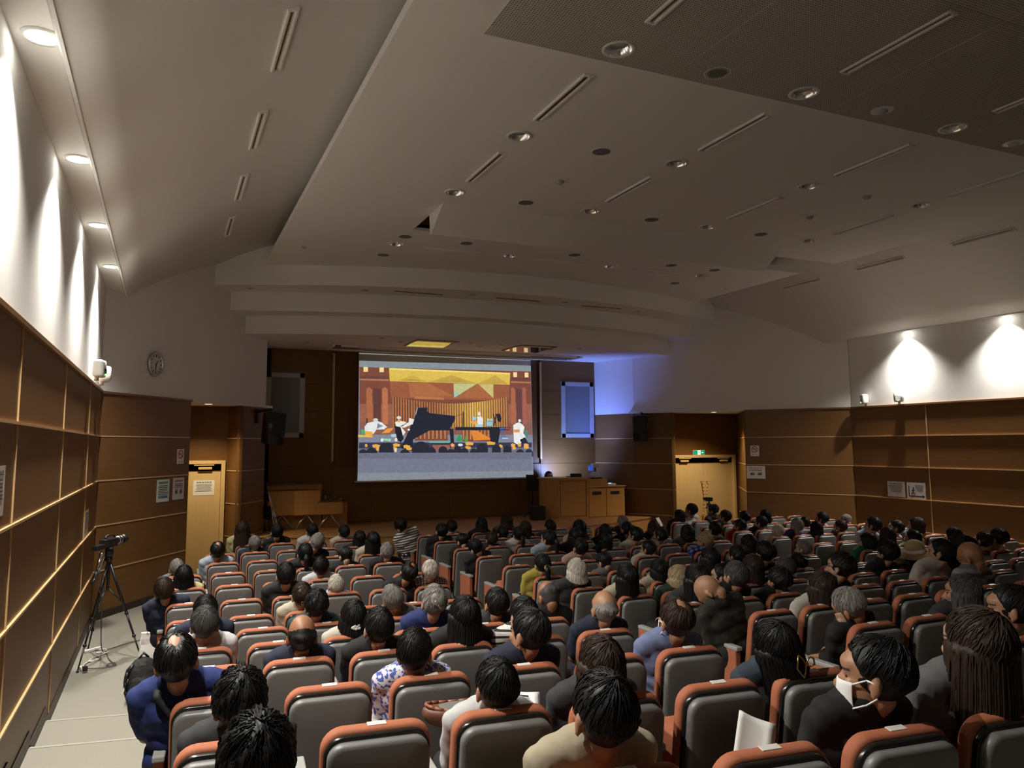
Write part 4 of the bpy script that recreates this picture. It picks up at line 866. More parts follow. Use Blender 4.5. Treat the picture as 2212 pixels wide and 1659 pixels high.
def build_seats(taken):
    for b in 'LCR':
        kmax = {'L': 4, 'C': 8, 'R': 6}[b]
        for j in range(14):
            for k in range(first_k(b, j), kmax+1):
                x, y, z, rz = seat_pos(b, k, j); occ = (b, k, j) in taken
                p = pix(x, y, z+.88)
                if not occ and (p is None or not (-60 < p[0] < 2250 and p[1] < 1665)): continue
                nk = k-first_k(b, j)
                lb = f"{'occupied' if occ else 'empty'} grey-backed orange seat, {BN[b]} block, {ORD[j]} row from stage, {ORD[nk]} from left"
                t = thing('auditorium_seat', (x, y, z), lb, 'seat', 'auditorium seats', rz)
                for nm in ('back_shell', 'edge_trim', 'back_cushion', 'number_plate'): child(nm, SEATM[nm], t)
                child('seat_cushion', SEATM['seat_down' if occ else 'seat_up'], t)
                for s in ['L']+(['R'] if k == kmax else []):
                    sp = child('side_panel', SEATM['side_panel'+s], t); child('armrest', SEATM['armrest'+s], t); child('foot', SEATM['foot'+s], t)
# ------------------------------------------------------------------ people
def cl(name, c1, c2=None, rough=.85):
    c1 = tuple(x*.72 for x in c1)
    c2 = c2 or tuple(x*.8 for x in c1); return mottled(name, c1, c2, 14, rough, .35)
CL = {'white': ((.66, .66, .66),), 'cream': ((.60, .54, .40),), 'navy': ((.010, .016, .045),), 'black': ((.008, .008, .009),), 'royal': ((.010, .026, .15),), 'ltblue': ((.42, .50, .60),),
      'shirtblue': ((.20, .25, .45),), 'grey': ((.16, .155, .16),), 'dgrey': ((.035, .038, .043),), 'yellow': ((.52, .42, .07),), 'paleyellow': ((.58, .53, .24),), 'pink': ((.56, .36, .30),),
      'green': ((.015, .20, .085),), 'dgreen': ((.008, .030, .018),), 'olive': ((.020, .021, .012),), 'beige': ((.50, .43, .30),), 'red': ((.30, .012, .016),), 'mauve': ((.14, .11, .12),),
      'teal': ((.02, .05, .055),), 'denim': ((.035, .052, .075),), 'brown': ((.05, .028, .017),), 'blue': ((.018, .03, .16),), 'warmwhite': ((.62, .58, .50),)}
CM = {k: cl('cloth_'+k, *v) for k, v in CL.items()}
def striped(nm, c1, c2, sc_, axis, thr=.5):
    m = mat(nm, c1, .85); v = coords(m); sx = N(m, 'ShaderNodeSeparateXYZ'); L(m, v, sx.inputs[0])
    w_ = N(m, 'ShaderNodeMath', operation='MULTIPLY'); w_.inputs[1].default_value = sc_; L(m, sx.outputs[axis], w_.inputs[0])
    f = N(m, 'ShaderNodeMath', operation='FRACT'); L(m, w_.outputs[0], f.inputs[0]); g = N(m, 'ShaderNodeMath', operation='GREATER_THAN'); g.inputs[1].default_value = thr; L(m, f.outputs[0], g.inputs[0])
    return m, g.outputs[0]
m, f = striped('cloth_stripe', (.62, .60, .55), None, 24, 2, .62); L(m, ramp(m, f, [(.4, (.62, .60, .55)), (.6, (.015, .015, .018))]), bsdf(m).inputs['Base Color']); CM['stripe'] = m
m, f = striped('cloth_greystripe', (.3, .3, .3), None, 14, 2, .5); L(m, ramp(m, f, [(.4, (.22, .215, .21)), (.6, (.10, .10, .10))]), bsdf(m).inputs['Base Color']); CM['greystripe'] = m
def checks(nm, c1, c2, c3, s):
    m, fx = striped(nm, c1, c2, s, 0, .5); v = coords(m); sx = N(m, 'ShaderNodeSeparateXYZ'); L(m, v, sx.inputs[0])
    ad = N(m, 'ShaderNodeMath', operation='ADD'); L(m, sx.outputs[2], ad.inputs[0]); L(m, sx.outputs[1], ad.inputs[1])
    w_ = N(m, 'ShaderNodeMath', operation='MULTIPLY'); w_.inputs[1].default_value = s; L(m, ad.outputs[0], w_.inputs[0]); f = N(m, 'ShaderNodeMath', operation='FRACT'); L(m, w_.outputs[0], f.inputs[0])
    g = N(m, 'ShaderNodeMath', operation='GREATER_THAN'); g.inputs[1].default_value = .5; L(m, f.outputs[0], g.inputs[0]); a = N(m, 'ShaderNodeMath', operation='ADD'); L(m, fx, a.inputs[0]); L(m, g.outputs[0], a.inputs[1])
    h = N(m, 'ShaderNodeMath', operation='MULTIPLY'); h.inputs[1].default_value = .5; L(m, a.outputs[0], h.inputs[0]); L(m, ramp(m, h.outputs[0], [(.1, c1), (.5, c2), (.9, c3)]), bsdf(m).inputs['Base Color']); return m
CM['plaid'] = checks('cloth_plaid', (.20, .24, .40), (.03, .05, .22), (.008, .012, .05), 13)
CM['check'] = checks('cloth_check', (.42, .38, .36), (.20, .12, .11), (.06, .018, .02), 30)
def blotch(nm, c1, c2, s, lo=.5):
    m = mat(nm, c1, .85); vo = N(m, 'ShaderNodeTexNoise'); vo.inputs['Scale'].default_value = s; vo.inputs['Detail'].default_value = 1.5; L(m, coords(m), vo.inputs['Vector'])
    L(m, ramp(m, vo.outputs['Fac'], [(lo, c1), (lo+.05, c2)]), bsdf(m).inputs['Base Color']); return m
CM['floral'] = blotch('cloth_floral', (.56, .54, .58), (.055, .08, .34), 42, .5)
CM['pattern'] = blotch('cloth_dark_pattern', (.012, .012, .013), (.45, .20, .10), 18, .62)
CM['leopard'] = blotch('cloth_leopard', (.20, .17, .14), (.02, .017, .015), 40, .48)
def skin(nm, c):
    m = mottled(nm, c, tuple(x*.88 for x in c), 30, .5, .08); b = bsdf(m); b.inputs['Subsurface Weight'].default_value = .08; b.inputs['Subsurface Radius'].default_value = (.01, .004, .002); return m
SK = [skin('skin', (.36, .185, .105)), skin('skin_pale', (.42, .25, .165)), skin('skin_tan', (.28, .125, .06))]
EYEM = mat('eye_dark', (.02, .015, .012), .2); LIPM = mat('lips', (.36, .13, .10), .5); BROW = mat('brow', (.03, .022, .018), .8)
def hairmat(nm, c, rough=.42):
    m = mat(nm, c, rough+.14, spec=.28); f = noise(m, coords(m, (60, 60, 8)), 3, 3); L(m, ramp(m, f, [(.3, tuple(x*.65 for x in c)), (.75, tuple(min(1, x*1.35) for x in c))]), bsdf(m).inputs['Base Color']); bump(m, f, .25, .003); return m
HM = {'k': hairmat('hair_black', (.007, .0065, .006), .36), 'b': hairmat('hair_brown', (.028, .015, .009)), 'g': hairmat('hair_grey', (.20, .185, .17), .55), 'm': hairmat('hair_dark_grey', (.055, .052, .05), .5), 'w': hairmat('hair_white', (.50, .46, .40), .6), 'y': hairmat('hair_blond', (.34, .26, .15), .55), 'u': hairmat('hair_golden_brown', (.16, .095, .04), .5)}
HN = {'k': 'black', 'b': 'dark brown', 'g': 'grey', 'm': 'dark grey', 'w': 'white', 'y': 'fair', 'u': 'golden brown'}
def remesh(bm, nm, vox, smooth=4, fac=.5):
    me = bpy.data.meshes.new(nm); bm.to_mesh(me); bm.free(); o = bpy.data.objects.new(nm, me); COL.objects.link(o)
    r = o.modifiers.new('r', 'REMESH'); r.mode = 'VOXEL'; r.voxel_size = vox; r.use_smooth_shade = True
    if smooth: s = o.modifiers.new('s', 'SMOOTH'); s.factor = fac; s.iterations = smooth
    dg = bpy.context.evaluated_depsgraph_get(); out = bpy.data.meshes.new_from_object(o.evaluated_get(dg)); bpy.data.objects.remove(o); out.name = nm
    out.materials.clear()
    for p in out.polygons: p.use_smooth = True
    return out
HEADC = Vector((0, .155, 1.052)); NECKP = Vector((0, .17, .95)); HEADS = 1.17
# head turns: (pitch up +, yaw left +, roll to the right +) in degrees, then trunk lean (forward, sideways)
POSE = {'n': (4, 0, 0, 0, 0), 'u': (9, 4, 0, 0, 0), 'l': (2, 26, 0, 0, 0), 'r': (2, -22, 0, 0, 0), 'd': (-30, 8, 0, 6, 0), 'tl': (0, 6, -13, 0, -3), 'tr': (0, -4, 12, 0, 3), 'b': (-46, 22, -8, 22, -10), 'p': (0, 44, 0, 0, 0), 's': (-14, 14, -10, 4, -14)}
def poses(pk):
    p, yw, rl, lf, ls = [math.radians(a) for a in POSE[pk]]
    hip = Vector((0, .31, .52))
    T = Matrix.Translation(hip) @ Matrix.Rotation(-lf, 4, 'X') @ Matrix.Rotation(ls, 4, 'Y') @ Matrix.Translation(-hip)
    H = T @ Matrix.Translation(NECKP) @ Matrix.Rotation(yw, 4, 'Z') @ Matrix.Rotation(p, 4, 'X') @ Matrix.Rotation(rl, 4, 'Y') @ Matrix.Translation(HEADC-NECKP) @ Matrix.Scale(HEADS, 4)
    return T, H
TOR = [((a[0], a[1]+.02, a[2]+.004), (b[0], b[1]+.02, b[2]+.004), r1, r2) for a, b, r1, r2 in [((-.07, .31, .54), (.07, .31, .54), .115, .115), ((-.05, .285, .68), (.05, .285, .68), .112, .112), ((-.085, .245, .79), (.085, .245, .79), .100, .100), ((-.138, .215, .895), (.138, .215, .895), .058, .058), ((-.05, .20, .925), (.05, .20, .925), .066, .066)]]
def arm(s): return [((s*.178, .232, .887), (s*.172, .33, .675), .050, .041), ((s*.172, .33, .675), (s*.095, .50, .645), .041, .028)]
def leg(s): return [((s*.09, .32, .52), (s*.10, .70, .515), .085, .062), ((s*.10, .70, .505), (s*.10, .70, .12), .058, .040)]
def body_mesh(pk):
    T, H = poses(pk); bm = BM()
    def cap_(a, b, r1, r2, X=Matrix.Identity(4)): capsule(bm, X @ Vector(a), X @ Vector(b), r1, r2, 10)
    for a, b, r1, r2 in TOR: cap_(a, b, r1, r2, T)
    hb = H @ Vector((0, -.022, -.07)); cap_(T @ Vector((0, .205, .90)), hb, .054, .050); cap_(T @ Vector((0, .21, .90)), H @ Vector((0, .02, -.08)), .05, .042)
    for s in (-1, 1):
        for a, b, r1, r2 in arm(s): cap_(a, b, r1, r2, T)
        wr = T @ Vector((s*.095, .50, .645)); k = wr+Vector((-s*.02, .085, -.008))
        for i in range(4):                                          # palm bones and four curled fingers
            o = Vector((s*(.030-.020*i), 0, 0)); ln = (.034, .042, .046, .040)[3-i]
            cap_(wr+o*.5, k+o, .016, .013); cap_(k+o, k+o+Vector((0, ln, -.012)), .0095, .009); cap_(k+o+Vector((0, ln, -.012)), k+o+Vector((0, ln+.020, -.036)), .009, .0078)
        cap_(wr+Vector((-s*.018, .015, 0)), wr+Vector((-s*.055, .055, -.004)), .014, .011); cap_(wr+Vector((-s*.055, .055, -.004)), wr+Vector((-s*.060, .090, -.012)), .011, .009)
        for a, b, r1, r2 in leg(s): cap_(a, b, r1, r2)
        cap_((s*.10, .69, .06), (s*.105, .84, .038), .042, .034)
    b2 = BM()
    ball(b2, (0, -.010, .022), (.0745, .0955, .0955), 20); ball(b2, (0, .030, -.045), (.059, .062, .072), 16); ball(b2, (0, .066, -.094), (.027, .024, .024), 10)
    capsule(b2, (0, .086, .0), (0, .108, -.040), .009, .0145, 8); ball(b2, (0, .050, .034), (.058, .048, .036), 14); ball(b2, (0, .083, -.066), (.022, .012, .011), 10)
    for s in (-1, 1):
        ball(b2, (s*.034, .066, -.028), (.026, .022, .024), 10); ball(b2, (s*.03, .074, .012), (.021, .014, .013), 10); ball(b2, (s*.011, .101, -.041), (.010, .010, .009), 8)
        ball(b2, (s*.077, -.008, -.020), (.010, .020, .033), 10, rot=Matrix.Rotation(s*.35, 3, 'Z')); ball(b2, (s*.076, .0, -.045), (.008, .010, .013), 8)
    b2.transform(H); me = bpy.data.meshes.new('tmp'); b2.to_mesh(me); b2.free(); bm.from_mesh(me); bpy.data.meshes.remove(me)
    out = remesh(bm, 'person_body', .0095, 3, .45)
    for m_ in (SK[0], EYEM, LIPM, BROW): out.materials.append(m_)
    Hi = H.inverted()
    for p in out.polygons:                                          # eyes, brows and lips as patches of the same skin surface
        c = Hi @ p.center
        if c.y > .05:
            ax = abs(c.x)
            if (ax-.031)**2/.014**2+(c.z+.004)**2/.0058**2 < 1: p.material_index = 1
            elif (ax-.032)**2/.019**2+(c.z-.018+.10*abs(ax-.032))**2/.0045**2 < 1: p.material_index = 3
            elif ax < .021 and abs(c.z+.066) < .0085 and c.y > .08: p.material_index = 2
    return out
def shirt_mesh(pk, long_, collar):
    T, H = poses(pk); bm = BM(); g = .017
    for a, b, r1, r2 in TOR: capsule(bm, T @ Vector(a), T @ Vector(b), r1+g, r2+g*.9, 10)
    capsule(bm, T @ Vector((0, .205, .930)), T @ Vector((0, .196, .962)), .082, .075, 12)
    for s in (-1, 1):
        (a, b, r1, r2), (c, d, r3, r4) = arm(s); a, b, c, d = [T @ Vector(v) for v in (a, b, c, d)]
        if long_: capsule(bm, a, b, r1+.014, r2+.013, 10); capsule(bm, c, c.lerp(d, .93), r3+.013, r4+.011, 10)
        else: capsule(bm, a, a.lerp(b, .80), r1+.016, r2+.020, 10)
    if collar:
        n = 18; h0 = T @ Vector((0, .183, .965)); up = (H @ Vector((0, -.01, -.06))-h0).normalized(); q = up.to_track_quat('Z', 'Y').to_matrix()
        pts = [h0+q @ Vector((.063*math.cos(2*math.pi*i/n), .063*math.sin(2*math.pi*i/n), 0)) for i in range(n+1)]
        for a, b in zip(pts, pts[1:]): capsule(bm, a+up*.016, b+up*.016, .012, .012, 6); capsule(bm, a, b, .015, .015, 6)
    out = remesh(bm, 'shirt', .013, 3)
    nz = np.array([v.co for v in out.vertices]); nn = np.array([v.normal for v in out.vertices])
    d = .0045*np.sin(38*nz[:, 2]+9*np.sin(7*nz[:, 0])+3*np.sin(11*nz[:, 1]))*np.exp(-((nz[:, 2]-.68)/.17)**2)+.003*np.sin(60*nz[:, 2]+25*nz[:, 0]+4*np.sin(20*nz[:, 1]))
    out.vertices.foreach_set('co', (nz+nn*d[:, None]).ravel()); out.update(); return out
def trouser_mesh():
    bm = BM()
    for s in (-1, 1):
        for a, b, r1, r2 in leg(s): capsule(bm, a, b, r1+.012, r2+.014, 10)
        capsule(bm, (s*.10, .68, .055), (s*.105, .85, .045), .052, .044, 8)
    capsule(bm, (-.08, .32, .535), (.08, .32, .535), .122, .122, 10)
    return remesh(bm, 'trousers', .015, 3)
# hair: local to the head, y forward
def sst(x): x = np.clip(x, 0, 1); return x*x*(3-2*x)
WHORL = np.array([.12, -.45, .88]); WHORL /= np.linalg.norm(WHORL)
def cap_mask(d, style):
    dx, dy, dz = d[..., 0], d[..., 1], d[..., 2]
    fr = np.arctan2(np.abs(dx), dy)/math.pi                         # 0 in front .. 1 behind
    zl = np.interp(fr, [0, .18, .30, .42, .50, .62, 1], {'S': [.52, .46, .12, -.34, -.06, -.62, -.84], 'B': [.35, .25, -.15, -.55, -.6, -.8, -.85]}.get(style, [.50, .42, .05, -.30, -.25, -.58, -.72]))
    m_ = sst((dz-zl)/np.interp(fr, [0, .5, .62, 1], [.16, .24, .50, .62] if style in 'SCFZGV' else [.16, .16, .16, .16]))
    cr = np.arccos(np.clip((d*WHORL).sum(-1), -1, 1))
    if style == 'C': m_ = m_*sst((cr-math.radians(6+6*np.sin(2*np.arctan2(dx, dy)+.6)+3*np.sin(9*np.arctan2(dx, dy))))/.48)
    if style == 'F': m_ = m_*sst((.34-dz)/.40)*sst((-.10-dy+.35)/.2)
    if style == 'G': m_ = m_*(1-.55*sst((dz-.55)/.3)*(np.sin(23*np.arctan2(dx, dy))>-.2))
    return m_
def cap_radius(d, style):
    m_ = cap_mask(d, style); dx, dy, dz = d[..., 0], d[..., 1], d[..., 2]
    puff = {'S': 1.0, 'F': .935, 'C': .985, 'Z': .955, 'B': 1.05, 'L': 1.02, 'P': .985, 'U': .985, 'H': 1.0, 'V': 1.09, 'G': .98}.get(style, 1.0)
    az = np.arctan2((d*np.array([1, 0, 0])).sum(-1), (d*np.array([0, .88, .45])).sum(-1)); cr = np.arccos(np.clip((d*WHORL).sum(-1), -1, 1))
    rough = .010*np.sin(13*az+2.5*np.sin(3*cr))*np.sin(np.clip(cr, 0, 2))+.007*np.sin(29*az+5*cr)+.008*np.sin(7*az-6*cr)
    if style == 'V': rough = rough*2.6+.02*np.sin(9*dx*6)*np.sin(8*dz*5)
    back = 1+.05*sst((-dy-.1)/.6)*sst((dz+.5)/.6)
    return .87+(puff*back+rough-.87)*m_
ELL = np.array([.0845, .1085, .110]); EC = np.array([0, -.014, .014])
def hair_mesh(style, nstr):
    bm = BM(); nu, nv = 56, 36; vs_ = []
    for i in range(nv+1):
        th = math.pi*i/nv; row = []
        for k in range(nu):
            ph = 2*math.pi*k/nu; d = np.array([math.sin(th)*math.cos(ph), math.sin(th)*math.sin(ph), math.cos(th)])
            row.append(EC+ELL*d*float(cap_radius(d, style)))
            if i in (0, nv): break
        vs_.append([bm.verts.new(p) for p in row])
    for i in range(nv):
        a, b = vs_[i], vs_[i+1]
        for k in range(nu):
            if i == 0: bm.faces.new((a[0], b[k], b[(k+1) % nu]))
            elif i == nv-1: bm.faces.new((a[k], b[0], a[(k+1) % nu]))
            else: bm.faces.new((a[k], b[k], b[(k+1) % nu], a[(k+1) % nu]))
    bmesh.ops.recalc_face_normals(bm, faces=bm.faces[:])
    ext = BM(); drop = {'L': .30, 'B': .085, 'H': .20}.get(style)
    if drop:
        for a in range(-115, 116, 12 if style == 'L' else 14):
            t = math.radians(a); x, y = .080*math.sin(t), -.012-.094*math.cos(t); k = 1.0 if style != 'L' else 1.08
            capsule(ext, (x*.92, y*.92, .0), (x*k, y*k-.01, -drop*(.62+.38*math.cos(t*.8))), .026, .014 if style == 'L' else .020, 8)
        capsule(ext, (-.03, -.085, -.03), (-.03, -.10, -drop), .03, .016, 8); capsule(ext, (.03, -.085, -.03), (.03, -.10, -drop), .03, .016, 8)
    if style == 'P':
        for p, q, r1, r2 in (((0, -.112, .0), (0, -.150, -.03), .026, .030), ((0, -.150, -.03), (0, -.145, -.13), .030, .026), ((0, -.145, -.13), (.01, -.13, -.22), .026, .008)): capsule(ext, p, q, r1, r2, 10)
    if style == 'U':
        ball(ext, (0, -.115, .035), (.048, .036, .045), 12); ball(ext, (.02, -.108, .0), (.038, .028, .035), 10); ball(ext, (-.02, -.115, .06), (.03, .03, .03), 10)
    if len(ext.verts):
        em = remesh(ext, 'x', .009, 4); nz = np.array([v.co for v in em.vertices]); nn = np.array([v.normal for v in em.vertices])
        az = np.arctan2(nz[:, 0], -nz[:, 1]-.01); em.vertices.foreach_set('co', (nz+nn*(.0035*np.sin(46*az+5*np.sin(14*nz[:, 2])))[:, None]).ravel()); bm.from_mesh(em); bpy.data.meshes.remove(em)
    else: ext.free()
    rn = np.random.default_rng(len(style)+ord(style)); ax = np.cross(WHORL, [1, 0, 0]); ax /= np.linalg.norm(ax); ay = np.cross(WHORL, ax)
    for s in range(nstr):                                           # locks that give the surface its grain
        a = rn.uniform(0, 2*math.pi); c0 = rn.uniform(.05, 1.5); c1 = c0+rn.uniform(.35, .8); pts = []; lift = rn.uniform(.995, 1.03)
        for t in np.linspace(0, 1, 6):
            c = c0+(c1-c0)*t; aa = a+.25*math.sin(c*2+s)*.4; d = WHORL*math.cos(c)+(ax*math.cos(aa)+ay*math.sin(aa))*math.sin(c)
            if float(cap_mask(d, style)) < .45: break
            pts.append(Vector(EC+ELL*d*float(cap_radius(d, style))*(lift if t < .95 else 1.0)))
        lock(bm, pts, .0026, .0004)
    if drop:
        for s in range(nstr//2):
            t = rn.uniform(-1.9, 1.9); x, y = .102*math.sin(t), -.016-.116*math.cos(t); l0 = rn.uniform(.0, .05); l1 = drop*(.62+.38*math.cos(t*.8))*rn.uniform(.8, 1.05); k = rn.uniform(.97, 1.03)
            pts = [Vector((x*k*(.93+.09*u), y*k*(.93+.09*u), -l0-(l1-l0)*u)) for u in (0, .33, .66, 1)]
            lock(bm, pts, .0026, .0018)
    me = bpy.data.meshes.new('hair'); bm.normal_update(); bm.to_mesh(me); bm.free()
    for p in me.polygons: p.use_smooth = True
    return me
BODY, SHIRT, HAIR = {}, {}, {}
TROU = trouser_mesh()
def get_body(pk):
    if pk not in BODY: BODY[pk] = body_mesh(pk)
    return BODY[pk]
def get_shirt(pk, lg, co):
    k = (pk, lg, co)
    if k not in SHIRT: SHIRT[k] = shirt_mesh(*k)
    return SHIRT[k]
def get_hair(st):
    if st not in HAIR: HAIR[st] = hair_mesh(st, 420)
    return HAIR[st]
def matobj(o, m):
    while len(o.data.materials) < 1: o.data.materials.append(None)
    o.material_slots[0].link = 'OBJECT'; o.material_slots[0].material = m
SN = {'S': 'short {} hair', 'Z': 'cropped {} hair', 'C': '{} hair, thinning crown', 'F': 'bald head and {} fringe', 'D': 'bald head', 'B': '{} bobbed hair', 'L': 'long {} hair', 'P': '{} ponytail', 'U': '{} hair pinned up', 'H': 'straw hat', 'V': 'full tousled {} hair', 'G': 'sparse {} hair'}
CN = {'ltblue': 'pale blue', 'royal': 'royal blue', 'shirtblue': 'light blue', 'dgrey': 'dark grey', 'paleyellow': 'pale yellow', 'dgreen': 'dark green', 'plaid': 'blue plaid', 'check': 'brown checked', 'floral': 'blue floral', 'pattern': 'dark patterned', 'leopard': 'speckled', 'stripe': 'black-striped white', 'greystripe': 'grey striped', 'warmwhite': 'off-white'}
PEOPLE = {}
def person(pid, b, k, j, dx, dz, style, hc, cloth, pk='n', lg=False, co=False, sk=0, extra='', trousers='black', scale=1.0):
    x, y, z, rz = seat_pos(b, k, j)
    dx = max(-.34, min(.30, dx)); sh = max(-.10, min(.10, dx)); lean = dx-sh
    hair = SN[style].format(HN[hc]); garment = f"{CN.get(cloth, cloth)} {'jacket' if lg and co else 'shirt' if co else 'top'}"
    lb = f'person with {hair}, {extra}, {garment}, {BN[b]} block, {ORD[j]} row' if extra else f'person with {hair}, {garment}, {BN[b]} block, {ORD[j]} row, {ORD[k-first_k(b, j)]} seat'
    t = thing('person', (x+sh, y, z), lb, 'person', None, rz); s_ = 1+max(-.12, min(.09, dz+.005))/1.18; t.scale = (s_, s_, s_)
    if abs(lean) > .01: t.rotation_euler = (0, math.asin(max(-.3, min(.3, lean/1.05))), rz)
    T, H = poses(pk)
    o = child('body', get_body(pk), t); matobj(o, SK[sk])
    o = child('shirt', get_shirt(pk, lg, co), t); matobj(o, CM[cloth])
    o = child('trousers', TROU, t); matobj(o, CM[trousers])
    hs = Matrix.Diagonal((scale, scale, scale, 1))
    if style != 'D':
        o = child('hair', get_hair(style), t); o.matrix_local = H @ hs; matobj(o, HM[hc])
    PEOPLE[pid] = (t, H); return t
def on_head(pid, nm, bm, m, smooth=True):
    t, H = PEOPLE[pid]; o = new_obj(nm, bm, m, t, smooth); o.matrix_local = H; return o
